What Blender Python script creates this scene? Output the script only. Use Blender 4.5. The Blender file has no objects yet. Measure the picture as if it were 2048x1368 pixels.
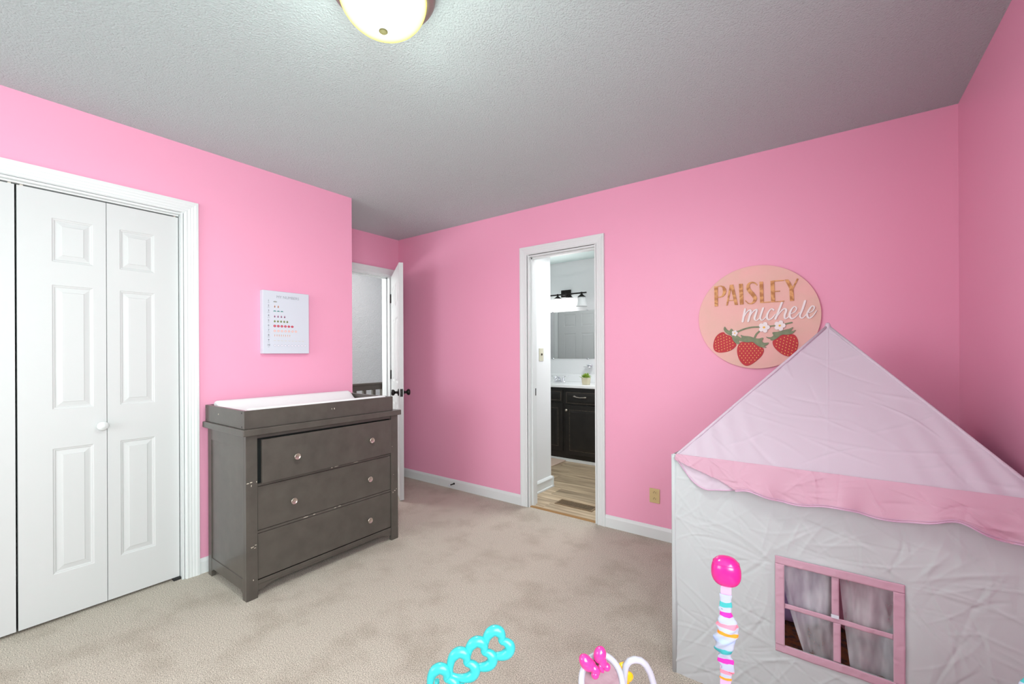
import bpy, bmesh, math, random
import numpy as np
from mathutils import Vector, Matrix
random.seed(7)
S = bpy.context.scene
COL = S.collection
PI = math.pi

# ---------------------------------------------------------------- camera
YAW, ROLL = 0.6332, -0.0046
Fv = Vector((-math.sin(YAW), math.cos(YAW), 0)); Rv = Vector((math.cos(YAW), math.sin(YAW), 0)); Uv = Vector((0, 0, 1))
R2 = Rv * math.cos(ROLL) + Uv * math.sin(ROLL); U2 = R2.cross(Fv)
cd = bpy.data.cameras.new('camera'); cam = bpy.data.objects.new('camera', cd); COL.objects.link(cam)
M4 = Matrix((R2, U2, -Fv)).transposed().to_4x4(); M4.translation = Vector((0, 0, 1.2527)); cam.matrix_world = M4
cd.sensor_width = 36; cd.lens = 865.5 / 2048 * 36; cd.shift_y = 23.93 / 2048; cd.clip_start = 0.02
S.camera = cam

# ---------------------------------------------------------------- world, lights, exposure
w = bpy.data.worlds.new('world'); S.world = w; w.use_nodes = True
w.node_tree.nodes['Background'].inputs[0].default_value = (0.75, 0.86, 1.0, 1)
w.node_tree.nodes['Background'].inputs[1].default_value = 1.0
S.view_settings.view_transform = 'Standard'; S.view_settings.look = 'None'
S.view_settings.gamma = 1; S.view_settings.use_curve_mapping = False
S.view_settings.exposure = 0.05

def area(name, loc, rot, sx, sy, power, col=(1, 1, 1)):
    l = bpy.data.lights.new(name, 'AREA'); l.shape = 'RECTANGLE'; l.size = sx; l.size_y = sy
    l.energy = power; l.color = col
    o = bpy.data.objects.new(name, l); o.location = loc; o.rotation_euler = rot; COL.objects.link(o); return o
SUNC = (0.84, 1.0, 0.96)
# daylight through the two windows behind and beside the camera
area('daylight_front_window', (-1.75, -2.16, 1.5), (PI / 2, 0, 0), 1.7, 1.25, 60, SUNC)
area('daylight_side_window', (0.60, -0.4, 1.5), (0, PI / 2, 0), 1.25, 1.5, 102, SUNC)
# bathroom vanity light, hallway skylight, added fill lights in bathroom and hall
area('bathroom_fill_light', (-1.5, 3.8, 2.40), (0, -0.4, 0), 0.8, 0.8, 40)  # no real fixture; fill added to brighten the stub wall
area('bathroom_vanity_glow', (-2.74, 4.70, 1.84), (PI / 2 + .5, 0, PI), 0.7, 0.15, 7)
area('hall_ceiling_light', (-4.7, 3.0, 2.70), (0, 0, 0), 1.2, 2.0, 24)
area('hall_fill_light', (-5.45, 1.5, 1.7), (PI / 2, 0, -1.15), 1.0, 1.4, 70, (0.92, 1.0, 0.97))  # no window here; fill added to push light through the doorway

# ---------------------------------------------------------------- materials
def lin(c):
    c = c / 255; return c / 12.92 if c <= 0.04045 else ((c + 0.055) / 1.055) ** 2.4
def rgb(r, g, b): return (lin(r), lin(g), lin(b), 1)
def mat(name, col, rough=0.5, metal=0.0, bump=None, var=None, emit=None, coat=0, trans=0, alpha=1, spec=None):
    """bump=(scale, strength, distance[, detail]); var=(scale, second colour, lo, hi)"""
    m = bpy.data.materials.new(name); m.use_nodes = True; nt = m.node_tree; b = nt.nodes['Principled BSDF']
    b.inputs['Base Color'].default_value = col; b.inputs['Roughness'].default_value = rough; b.inputs['Metallic'].default_value = metal
    if spec is not None: b.inputs['Specular IOR Level'].default_value = spec
    if coat: b.inputs['Coat Weight'].default_value = coat
    if trans: b.inputs['Transmission Weight'].default_value = trans
    if alpha < 1: b.inputs['Alpha'].default_value = alpha
    if emit: b.inputs['Emission Color'].default_value = emit[0]; b.inputs['Emission Strength'].default_value = emit[1]
    tc = nt.nodes.new('ShaderNodeTexCoord')
    if var:
        n = nt.nodes.new('ShaderNodeTexNoise'); n.inputs['Scale'].default_value = var[0]; n.inputs['Detail'].default_value = 4
        nt.links.new(tc.outputs['Object'], n.inputs['Vector'])
        r = nt.nodes.new('ShaderNodeValToRGB'); r.color_ramp.elements[0].position = var[2]; r.color_ramp.elements[1].position = var[3]
        r.color_ramp.elements[0].color = col; r.color_ramp.elements[1].color = var[1]
        nt.links.new(n.outputs['Fac'], r.inputs['Fac']); nt.links.new(r.outputs['Color'], b.inputs['Base Color'])
    if bump:
        n = nt.nodes.new('ShaderNodeTexNoise'); n.inputs['Scale'].default_value = bump[0]; n.inputs['Detail'].default_value = bump[3] if len(bump) > 3 else 3
        nt.links.new(tc.outputs['Object'], n.inputs['Vector'])
        bp = nt.nodes.new('ShaderNodeBump'); bp.inputs['Strength'].default_value = bump[1]; bp.inputs['Distance'].default_value = bump[2]
        nt.links.new(n.outputs['Fac'], bp.inputs['Height']); nt.links.new(bp.outputs['Normal'], b.inputs['Normal'])
    return m

PINK = mat('pink_paint', (0.86, 0.375, 0.535, 1), 0.42, bump=(90, 0.08, 0.002, 4), spec=0.35)
WHITE = mat('white_trim_paint', (0.71, 0.735, 0.735, 1), 0.35, spec=0.4)
DOORW = mat('white_door_paint', (0.60, 0.61, 0.61, 1), 0.4, bump=(260, 0.05, 0.001), spec=0.35)
BWALL = mat('pale_grey_bathroom_paint', (0.76, 0.77, 0.78, 1), 0.5, spec=0.3)
HWALL = mat('textured_hall_paint', (0.62, 0.62, 0.62, 1), 0.8, bump=(75, 0.9, 0.014, 6))
GAP = mat('dark_gap', (0.02, 0.02, 0.02, 1), 0.8)
ESP = mat('dark_brown_grey_stain', rgb(84, 79, 73), 0.32, var=(14, rgb(74, 69, 64), 0.3, 0.7), bump=(120, 0.08, 0.001), coat=0.15)
CHIP = mat('bare_wood_chip', rgb(205, 195, 180), 0.7)
NICK = mat('brushed_nickel', rgb(205, 195, 185), 0.32, 1.0)
BRZ = mat('black_bronze_metal', rgb(38, 35, 34), 0.38, 0.7)
LBRZ = mat('brown_bronze_metal', rgb(150, 138, 132), 0.45, 0.8)
CHROME = mat('chrome', rgb(225, 225, 230), 0.08, 1.0)
PADW = mat('white_vinyl', (0.86, 0.87, 0.87, 1), 0.45)
VAN = mat('worn_black_paint', rgb(34, 31, 28), 0.35, var=(9, rgb(24, 22, 20), 0.3, 0.7))
VWEAR = mat('worn_edge_wood', rgb(120, 104, 90), 0.6, var=(60, rgb(50, 44, 38), 0.4, 0.7))
CTOP = mat('white_cultured_marble', (0.84, 0.85, 0.86, 1), 0.18)
MIRR = mat('mirror_glass', (0.86, 0.87, 0.87, 1), 0.01, 1.0)
IVORY = mat('ivory_plastic', rgb(205, 182, 130), 0.35)
BEIGEP = mat('beige_plastic', rgb(196, 192, 172), 0.4)
SLOT = mat('dark_slot', rgb(50, 38, 25), 0.6)
RAIL = mat('dark_stained_rail', rgb(84, 80, 72), 0.45)
CANVAS = mat('white_canvas', (0.62, 0.65, 0.72, 1), 0.7, bump=(900, 0.05, 0.0005))
INK = mat('grey_ink', rgb(88, 88, 98), 0.8); INKL = mat('pale_grey_ink', rgb(158, 162, 172), 0.8)
def tcol(n, r, g, b, rough=0.6): return mat(n, rgb(r, g, b), rough)

def fabric(name, col, rough=0.85, weave=1500, trans=0.0, var=None):
    m = mat(name, col, rough, bump=(weave, 0.12, 0.0006, 2), var=var, spec=0.25)
    nt = m.node_tree; b = nt.nodes['Principled BSDF']; b.inputs['Sheen Weight'].default_value = 0.15
    if trans:
        t = nt.nodes.new('ShaderNodeBsdfTranslucent'); t.inputs['Color'].default_value = col; x = nt.nodes.new('ShaderNodeMixShader'); x.inputs[0].default_value = trans
        nt.links.new(b.outputs[0], x.inputs[1]); nt.links.new(t.outputs[0], x.inputs[2]); nt.links.new(x.outputs[0], nt.nodes['Material Output'].inputs['Surface'])
    return m
TWHITE = fabric('white_tent_cotton', rgb(208, 213, 214), trans=0.25)
TPINK = fabric('pale_pink_tent_cotton', rgb(216, 200, 213), trans=0.25)
TROSE = fabric('rose_pink_tent_cotton', rgb(206, 164, 181), trans=0.15)
TLILAC = fabric('lilac_hem', rgb(200, 165, 190))

def carpet_mat():
    m = bpy.data.materials.new('beige_carpet'); m.use_nodes = True; nt = m.node_tree; b = nt.nodes['Principled BSDF']
    N = nt.nodes.new; K = nt.links.new
    b.inputs['Roughness'].default_value = 1.0; b.inputs['Specular IOR Level'].default_value = 0.05
    tc = N('ShaderNodeTexCoord')
    def noise(s, d, r=0.5):
        n = N('ShaderNodeTexNoise'); n.inputs['Scale'].default_value = s; n.inputs['Detail'].default_value = d; n.inputs['Roughness'].default_value = r
        K(tc.outputs['Object'], n.inputs['Vector']); return n
    n1 = noise(4.5, 3, 0.6); n2 = noise(240, 3, 0.7)
    r1 = N('ShaderNodeValToRGB'); r1.color_ramp.elements[0].position = 0.34; r1.color_ramp.elements[1].position = 0.52
    r1.color_ramp.elements[0].color = CARPET_A; r1.color_ramp.elements[1].color = CARPET_B
    K(n1.outputs['Fac'], r1.inputs['Fac'])
    r2 = N('ShaderNodeValToRGB'); r2.color_ramp.elements[0].position = 0.33; r2.color_ramp.elements[1].position = 0.66
    r2.color_ramp.elements[0].color = (0.36, 0.35, 0.34, 1); r2.color_ramp.elements[1].color = (1.45, 1.45, 1.45, 1)
    K(n2.outputs['Fac'], r2.inputs['Fac'])
    mx = N('ShaderNodeMix'); mx.data_type = 'RGBA'; mx.blend_type = 'MULTIPLY'; mx.inputs[0].default_value = 1
    K(r1.outputs['Color'], mx.inputs[6]); K(r2.outputs['Color'], mx.inputs[7]); K(mx.outputs[2], b.inputs['Base Color'])
    n3 = noise(330, 3, 0.7); bp = N('ShaderNodeBump'); bp.inputs['Strength'].default_value = 0.9; bp.inputs['Distance'].default_value = 0.004
    K(n3.outputs['Fac'], bp.inputs['Height'])
    n4 = noise(9, 3); bp2 = N('ShaderNodeBump'); bp2.inputs['Strength'].default_value = 0.25; bp2.inputs['Distance'].default_value = 0.02
    K(n4.outputs['Fac'], bp2.inputs['Height']); K(bp.outputs['Normal'], bp2.inputs['Normal']); K(bp2.outputs['Normal'], b.inputs['Normal'])
    return m
CARPET_A = (0.515, 0.455, 0.385, 1); CARPET_B = (0.60, 0.54, 0.465, 1)
CARPET = carpet_mat()

def popcorn_mat():
    m = bpy.data.materials.new('popcorn_ceiling'); m.use_nodes = True; nt = m.node_tree; b = nt.nodes['Principled BSDF']
    N = nt.nodes.new; K = nt.links.new
    b.inputs['Base Color'].default_value = (0.72, 0.835, 0.82, 1); b.inputs['Roughness'].default_value = 0.95; b.inputs['Specular IOR Level'].default_value = 0.1
    tc = N('ShaderNodeTexCoord')
    v = N('ShaderNodeTexVoronoi'); v.inputs['Scale'].default_value = 125; v.inputs['Randomness'].default_value = 1
    n = N('ShaderNodeTexNoise'); n.inputs['Scale'].default_value = 170; n.inputs['Detail'].default_value = 5; n.inputs['Roughness'].default_value = 0.72
    K(tc.outputs['Object'], v.inputs['Vector']); K(tc.outputs['Object'], n.inputs['Vector'])
    ms = N('ShaderNodeMath'); ms.operation = 'SUBTRACT'; K(n.outputs['Fac'], ms.inputs[0])
    mm = N('ShaderNodeMath'); mm.operation = 'MULTIPLY'; mm.inputs[1].default_value = 0.45; K(v.outputs['Distance'], mm.inputs[0]); K(mm.outputs[0], ms.inputs[1])
    bp = N('ShaderNodeBump'); bp.inputs['Strength'].default_value = 1.0; bp.inputs['Distance'].default_value = 0.012
    K(ms.outputs[0], bp.inputs['Height']); K(bp.outputs['Normal'], b.inputs['Normal'])
    return m
POP = popcorn_mat()

def wood_plank_mat():
    m = bpy.data.materials.new('grey_oak_vinyl_plank'); m.use_nodes = True; nt = m.node_tree; b = nt.nodes['Principled BSDF']
    N = nt.nodes.new; K = nt.links.new
    tc = N('ShaderNodeTexCoord'); oi = N('ShaderNodeObjectInfo'); mp = N('ShaderNodeMapping'); mp.inputs['Scale'].default_value = (1.2, 22, 1)
    ad = N('ShaderNodeVectorMath'); ad.operation = 'ADD'; K(tc.outputs['Object'], ad.inputs[0])
    mu = N('ShaderNodeMath'); mu.operation = 'MULTIPLY'; mu.inputs[1].default_value = 37; K(oi.outputs['Random'], mu.inputs[0]); K(mu.outputs[0], ad.inputs[1])
    K(ad.outputs[0], mp.inputs['Vector'])
    n = N('ShaderNodeTexNoise'); n.inputs['Scale'].default_value = 1.6; n.inputs['Detail'].default_value = 7; n.inputs['Roughness'].default_value = 0.65
    K(mp.outputs[0], n.inputs['Vector'])
    r = N('ShaderNodeValToRGB'); e = r.color_ramp.elements; e[0].position = 0.3; e[0].color = rgb(112, 96, 78); e[1].position = 0.7; e[1].color = rgb(204, 184, 156)
    x = r.color_ramp.elements.new(0.5); x.color = rgb(168, 148, 122)
    K(n.outputs['Fac'], r.inputs['Fac'])
    hs = N('ShaderNodeHueSaturation'); m2 = N('ShaderNodeMath'); m2.operation = 'MULTIPLY_ADD'; m2.inputs[1].default_value = 0.5; m2.inputs[2].default_value = 0.75
    K(oi.outputs['Random'], m2.inputs[0]); K(m2.outputs[0], hs.inputs['Value']); K(r.outputs['Color'], hs.inputs['Color']); K(hs.outputs['Color'], b.inputs['Base Color'])
    b.inputs['Roughness'].default_value = 0.45
    return m
PLANK = wood_plank_mat()

# ---------------------------------------------------------------- mesh helpers
class MB:
    def __init__(s): s.v = []; s.f = []; s.mi = []; s.smooth = []
    def add(s, vs, fs, mi=0, smooth=False):
        o = len(s.v); s.v += [tuple(p) for p in vs]; s.f += [tuple(i + o for i in f) for f in fs]
        s.mi += [mi] * len(fs); s.smooth += [smooth] * len(fs); return s
    def box(s, a, b, mi=0):
        x0, y0, z0 = [min(p, q) for p, q in zip(a, b)]; x1, y1, z1 = [max(p, q) for p, q in zip(a, b)]
        return s.add([(x0, y0, z0), (x1, y0, z0), (x1, y1, z0), (x0, y1, z0), (x0, y0, z1), (x1, y0, z1), (x1, y1, z1), (x0, y1, z1)],
                     [(0, 3, 2, 1), (4, 5, 6, 7), (0, 1, 5, 4), (1, 2, 6, 5), (2, 3, 7, 6), (3, 0, 4, 7)], mi)
    def lathe(s, prof, c, axis=(0, 0, 1), n=32, mi=0, smooth=True):
        """prof: list of (radius, height along axis)"""
        a = Vector(axis).normalized(); u = a.orthogonal().normalized(); v = a.cross(u); c = Vector(c); vs = []; fs = []
        for r, h in prof:
            for i in range(n):
                t = 2 * PI * i / n; vs.append(c + a * h + (u * math.cos(t) + v * math.sin(t)) * max(r, 1e-5))
        for k in range(len(prof) - 1):
            for i in range(n):
                j = (i + 1) % n; fs.append((k * n + i, k * n + j, (k + 1) * n + j, (k + 1) * n + i))
        s.add(vs, fs, mi, smooth)
        if prof[0][0] > 1e-4: s.f.append(tuple(range(len(s.v) - len(vs), len(s.v) - len(vs) + n))[::-1]); s.mi.append(mi); s.smooth.append(False)
        if prof[-1][0] > 1e-4: s.f.append(tuple(range(len(s.v) - n, len(s.v)))); s.mi.append(mi); s.smooth.append(False)
        return s
    def tube(s, pts, r, n=12, mi=0, closed=False, ry=None, up=None, caps=True):
        """tube along points; r number or list; ry flattens across 'up'"""
        P = [Vector(p) for p in pts]; L = len(P); rs = r if hasattr(r, '__len__') else [r] * L
        vs = []; fs = []; prev = None
        for i in range(L):
            if closed: t = (P[(i + 1) % L] - P[i - 1]).normalized()
            else: t = (P[min(i + 1, L - 1)] - P[max(i - 1, 0)]).normalized()
            if up is not None: a = Vector(up)
            elif prev is not None: a = prev
            else: a = t.orthogonal()
            a = (a - t * a.dot(t)).normalized(); prev = a; b = t.cross(a)
            q = (ry if ry is not None else 1.0)
            for k in range(n):
                th = 2 * PI * k / n; vs.append(P[i] + (b * math.cos(th) + a * math.sin(th) * q) * rs[i])
        for i in range(L if closed else L - 1):
            j = (i + 1) % L
            for k in range(n):
                m = (k + 1) % n; fs.append((i * n + k, i * n + m, j * n + m, j * n + k))
        o = len(s.v); s.add(vs, fs, mi, True)
        if not closed and caps:
            s.f.append(tuple(o + k for k in range(n))[::-1]); s.f.append(tuple(o + (L - 1) * n + k for k in range(n))); s.mi += [mi] * 2; s.smooth += [False] * 2
        return s
    def sphere(s, c, r, n=24, m=14, mi=0, rot=None):
        rx, ry, rz = r if hasattr(r, '__len__') else (r, r, r); vs = []; fs = []; R = rot or Matrix.Identity(3); c = Vector(c)
        for i in range(m + 1):
            ph = -PI / 2 + PI * i / m
            for k in range(n):
                th = 2 * PI * k / n; vs.append(c + R @ Vector((rx * math.cos(ph) * math.cos(th), ry * math.cos(ph) * math.sin(th), rz * math.sin(ph))))
        for i in range(m):
            for k in range(n):
                j = (k + 1) % n; fs.append((i * n + k, i * n + j, (i + 1) * n + j, (i + 1) * n + k))
        return s.add(vs, fs, mi, True)
    def prism(s, poly, fn, h, mi=0):
        """poly: 2-D outline; fn(a,b,h)->point; extruded 0..h (concave ok through n-gon)"""
        n = len(poly); A = sum(poly[i][0] * poly[(i + 1) % n][1] - poly[(i + 1) % n][0] * poly[i][1] for i in range(n))
        if A < 0: poly = poly[::-1]
        vs = [fn(p[0], p[1], 0) for p in poly] + [fn(p[0], p[1], h) for p in poly]
        fs = [tuple(range(n))[::-1], tuple(range(n, 2 * n))] + [(i, (i + 1) % n, n + (i + 1) % n, n + i) for i in range(n)]
        return s.add(vs, fs, mi)
    def grid(s, nx, ny, fn, mi=0, skip=None, smooth=True):
        vs = [fn(i / nx, j / ny) for j in range(ny + 1) for i in range(nx + 1)]; fs = []
        for j in range(ny):
            for i in range(nx):
                if skip and skip((i + .5) / nx, (j + .5) / ny): continue
                a = j * (nx + 1) + i; fs.append((a, a + 1, a + nx + 2, a + nx + 1))
        return s.add(vs, fs, mi, smooth)

def root_of(o):
    while o.parent: o = o.parent
    return o
def build(name, mb, mats, parent=None, bev=0, local=False, label=None, cat=None, kind=None, group=None, seg=2, solid=0, weld=False):
    if not isinstance(mats, (list, tuple)): mats = [mats]
    off = Vector((0, 0, 0))
    if parent is not None and not local: off = Vector(root_of(parent).location)
    me = bpy.data.meshes.new(name)
    me.from_pydata([(p[0] - off.x, p[1] - off.y, p[2] - off.z) for p in mb.v], [], mb.f)
    for m in mats: me.materials.append(m)
    me.polygons.foreach_set('material_index', mb.mi); me.polygons.foreach_set('use_smooth', mb.smooth)
    bm = bmesh.new(); bm.from_mesh(me)
    if weld: bmesh.ops.remove_doubles(bm, verts=bm.verts, dist=1e-6)
    if not any(mb.smooth) or weld: bmesh.ops.recalc_face_normals(bm, faces=bm.faces)
    bm.to_mesh(me); bm.free(); me.update()
    o = bpy.data.objects.new(name, me); COL.objects.link(o)
    if parent is not None: o.parent = parent
    if solid:
        d = o.modifiers.new('solid', 'SOLIDIFY'); d.thickness = solid
    if bev:
        d = o.modifiers.new('bevel', 'BEVEL'); d.width = bev; d.segments = seg; d.limit_method = 'ANGLE'; d.angle_limit = 0.6
    if label: o['label'] = label
    if cat: o['category'] = cat
    if kind: o['kind'] = kind
    if group: o['group'] = group
    return o
def thing(name, label, cat, loc, rotz=0, group=None, kind=None):
    o = bpy.data.objects.new(name, None); COL.objects.link(o); o.location = loc; o.rotation_euler = (0, 0, rotz)
    o.empty_display_size = 0.1
    if label: o['label'] = label
    if cat: o['category'] = cat
    if group: o['group'] = group
    if kind: o['kind'] = kind
    return o
def copy_part(o, parent, loc=None):
    c = o.copy(); c.parent = parent; COL.objects.link(c)
    if loc is not None: c.location = loc
    return c

# ================================================================ THE SETTING
H = 2.44; XA = -2.92; YB = 2.934; XC = -3.6145; XD = 0.5; YO = 1.93; YF = -2.10
def struct(name, mb, m, parent=None, **k): return build(name, mb, m, parent, kind='structure', **k)

struct('floor', MB().box((XC - 0.06, YF, -0.1), (XD, YB + 0.006, 0)), CARPET)
struct('ceiling', MB().box((XC - 0.12, YF - 0.12, H), (XD + 0.12, YB + 0.111, H + 0.1)), POP)
# wall_left: closet opening y -0.342..0.866, z 0..2.05
K0, K1, KT = -0.342, 0.866, 2.05
m = MB()
m.box((XA - 0.09, YF, 0), (XA, K0, H)); m.box((XA - 0.09, K1, 0), (XA, YO, H)); m.box((XA - 0.09, K0, KT), (XA, K1, H))
m.box((XC, YO - 0.09, 0), (XA - 0.09, YO, H))
struct('wall_left', m, PINK)
m = MB(); m.box((-3.62, K0 - .1, 0), (-3.60, K1 + .1, H)); m.box((-3.6, K0 - .12, 0), (XA - .09, K0 - .10, H)); m.box((-3.6, K1 + .10, 0), (XA - .09, K1 + .12, H))
m.box((-3.6, K0 - .1, -0.02), (XA - .09, K1 + .1, -0.0))
struct('wall_closet', m, BWALL)
# wall_hall: entry door opening y 2.062..2.826
D0, D1, DT = 2.062, 2.828, 2.05
m = MB(); m.box((XC - 0.115, YO - 0.09, 0), (XC, D0, H)); m.box((XC - 0.115, D1, 0), (XC, YB + .115, H)); m.box((XC - 0.115, D0, DT), (XC, D1, H))
struct('wall_hall', m, PINK)
# wall_back: bathroom opening x -1.99..-1.385
B0, B1, BT = -1.992, -1.384, 2.055
WT = 0.055
m = MB(); m.box((XC, YB, 0), (B0, YB + WT, H)); m.box((B1, YB, 0), (XD, YB + WT, H)); m.box((B0, YB, BT), (B1, YB + WT, H))
struct('wall_back', m, PINK)
m = MB(); m.box((XC, YB + WT, 0), (B0, YB + .11, H)); m.box((B1, YB + WT, 0), (XD, YB + .11, H)); m.box((B0, YB + WT, BT), (B1, YB + .11, H))
struct('wall_bathroom_front', m, BWALL)
# right and front walls with window openings
m = MB(); W2 = (-1.15, 0.35, 0.9, 2.1)
m.box((XD, W2[1], 0), (XD + .12, YB + .11, H)); m.box((XD, YF - .12, 0), (XD + .12, W2[0], H)); m.box((XD, W2[0], 0), (XD + .12, W2[1], W2[2])); m.box((XD, W2[0], W2[3]), (XD + .12, W2[1], H))
struct('wall_right', m, PINK)
m = MB(); W1 = (-2.6, -0.9, 0.9, 2.1)
m.box((XA - .09, YF - .12, 0), (W1[0], YF, H)); m.box((W1[1], YF - .12, 0), (XD, YF, H)); m.box((W1[0], YF - .12, 0), (W1[1], YF, W1[2])); m.box((W1[0], YF - .12, W1[3]), (W1[1], YF, H))
struct('wall_front', m, PINK)
m = MB()
for a, b in ((W1[0], W1[0] + .05), (W1[1] - .05, W1[1]), (-1.775, -1.725)): m.box((a, YF - .08, W1[2]), (b, YF - .03, W1[3]))
for a, b in ((W1[2], W1[2] + .05), (W1[3] - .05, W1[3]), (1.46, 1.5)): m.box((W1[0], YF - .08, a), (W1[1], YF - .03, b))
struct('window_1', m, WHITE)
m = MB()
for a, b in ((W2[0], W2[0] + .05), (W2[1] - .05, W2[1])): m.box((XD + .03, a, W2[2]), (XD + .08, b, W2[3]))
for a, b in ((W2[2], W2[2] + .05), (W2[3] - .05, W2[3]), (1.48, 1.52)): m.box((XD + .03, W2[0], a), (XD + .08, W2[1], b))
struct('window_2', m, WHITE)

# thin unpainted bead where wall paint meets the ceiling texture
# baseboards: profile (out from wall, height)
BP = [(0, 0), (0.0125, 0), (0.0125, 0.066), (0.0085, 0.079), (0.003, 0.086), (0, 0.086)]
def baseboard(name, p0, p1, nrm, prof=BP, m=WHITE):
    mb = MB(); n = len(prof)
    vs = [(p[0] + nrm[0] * u, p[1] + nrm[1] * u, v) for p in (p0, p1) for u, v in prof]
    mb.add(vs, [(i, (i + 1) % n, n + (i + 1) % n, n + i) for i in range(n)] + [tuple(range(n)), tuple(range(n, 2 * n))[::-1]])
    return struct(name, mb, m)
baseboard('baseboard_back_left', (XC, YB), (-2.0605, YB), (0, -1))
baseboard('baseboard_back_right', (-1.3215, YB), (XD, YB), (0, -1))
baseboard('baseboard_right', (XD, YF), (XD, YB), (-1, 0))
baseboard('baseboard_left_a', (XA, 0.9305), (XA, YO), (1, 0))
baseboard('baseboard_left_b', (XA, YF), (XA, -0.4065), (1, 0))
baseboard('baseboard_front', (XA, YF), (XD, YF), (0, 1))

# door casings: profile (u across width from inner edge, v proud of the wall)
CP = [(0, 0), (0, .009), (.006, .012), (.012, .012), (.014, .0105), (.026, .0125), (.028, .0115), (.040, .0145), (.042, .0135), (.052, .017), (.064, .017), (.064, 0)]
def casing(name, a0, a1, top, fn, rev=0.005, prof=CP):
    """fn(a, z, v) -> point; a along the wall"""
    mb = MB(); n = len(prof); vs = []
    for (ax, az, du, dz) in ((a0 - rev, 0, -1, 0), (a0 - rev, top + rev, -1, 1), (a1 + rev, top + rev, 1, 1), (a1 + rev, 0, 1, 0)):
        vs += [fn(ax + du * u, az + dz * u, v) for u, v in prof]
    fs = [(k * n + i, k * n + (i + 1) % n, (k + 1) * n + (i + 1) % n, (k + 1) * n + i) for k in range(3) for i in range(n)]
    fs += [tuple(range(n)), tuple(range(3 * n, 4 * n))[::-1]]
    mb.add(vs, fs); return struct(name, mb, WHITE)
casing('trim_1', K0, K1, KT, lambda a, z, v: (XA + v, a, z))
casing('trim_2', B0, B1, BT, lambda a, z, v: (a, YB - v, z))
casing('trim_3', D0, D1, DT, lambda a, z, v: (XC + v, a, z))
casing('trim_4', B0, B1, BT, lambda a, z, v: (a, YB + .11 + v, z))
# jambs with stops
m = MB(); t = .012
m.box((B0 - .004, YB - .002, 0), (B0 + t, YB + .114, BT)); m.box((B0 - .006, YB - .002, 0), (B0, YB + .01, BT)); m.box((B1, YB - .002, 0), (B1 + .006, YB + .01, BT)); m.box((B0 - .006, YB - .002, BT), (B1 + .006, YB + .01, BT + .006)); m.box((B1 - t, YB - .002, 0), (B1 + .004, YB + .114, BT)); m.box((B0 + t, YB - .002, BT - t), (B1 - t, YB + .114, BT + .004))
m.box((B0 + t, YB + .035, 0), (B0 + t + .011, YB + .072, BT - t)); m.box((B1 - t - .011, YB + .035, 0), (B1 - t, YB + .072, BT - t)); m.box((B0 + t, YB + .035, BT - t - .011), (B1 - t, YB + .072, BT - t))
j2 = struct('trim_5', m, WHITE)
m = MB().box((B0 + t, YB + .076, .905), (B0 + t + .0015, YB + .100, .965)); build('strike_plate', m, BRZ, j2, label='black strike plate let into the bathroom door jamb')
m = MB()
m.box((XC - .119, D0, 0), (XC + .002, D0 + t, DT)); m.box((XC - .01, D0 - .006, 0), (XC + .002, D0, DT)); m.box((XC - .01, D1, 0), (XC + .002, D1 + .006, DT)); m.box((XC - .01, D0 - .006, DT), (XC + .002, D1 + .006, DT + .006)); m.box((XC - .119, D1 - t, 0), (XC + .002, D1, DT)); m.box((XC - .119, D0 + t, DT - t), (XC + .002, D1 - t, DT))
m.box((XC - .075, D0 + t, 0), (XC - .04, D0 + t + .011, DT - t)); m.box((XC - .075, D1 - t - .011, 0), (XC - .04, D1 - t, DT - t)); m.box((XC - .075, D0 + t, DT - t - .011), (XC - .04, D1 - t, DT - t))
struct('trim_6', m, WHITE)
m = MB(); m.box((XA - .1, K0 - .002, 0), (XA + .002, K0 + .010, KT)); m.box((XA - .01, K0 - .006, 0), (XA + .002, K0, KT)); m.box((XA - .01, K1, 0), (XA + .002, K1 + .006, KT)); m.box((XA - .01, K0 - .006, KT), (XA + .002, K1 + .006, KT + .006)); m.box((XA - .1, K1 - .010, 0), (XA + .002, K1 + .002, KT)); m.box((XA - .1, K0 + .01, KT - .010), (XA + .002, K1 - .01, KT + .002))
struct('trim_7', m, WHITE)
m = MB().box((XA - .052, K0 + .011, 2.0325), (XA - .022, K1 - .014, KT - .0105)); trk = struct('trim_8', m, WHITE)

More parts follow.
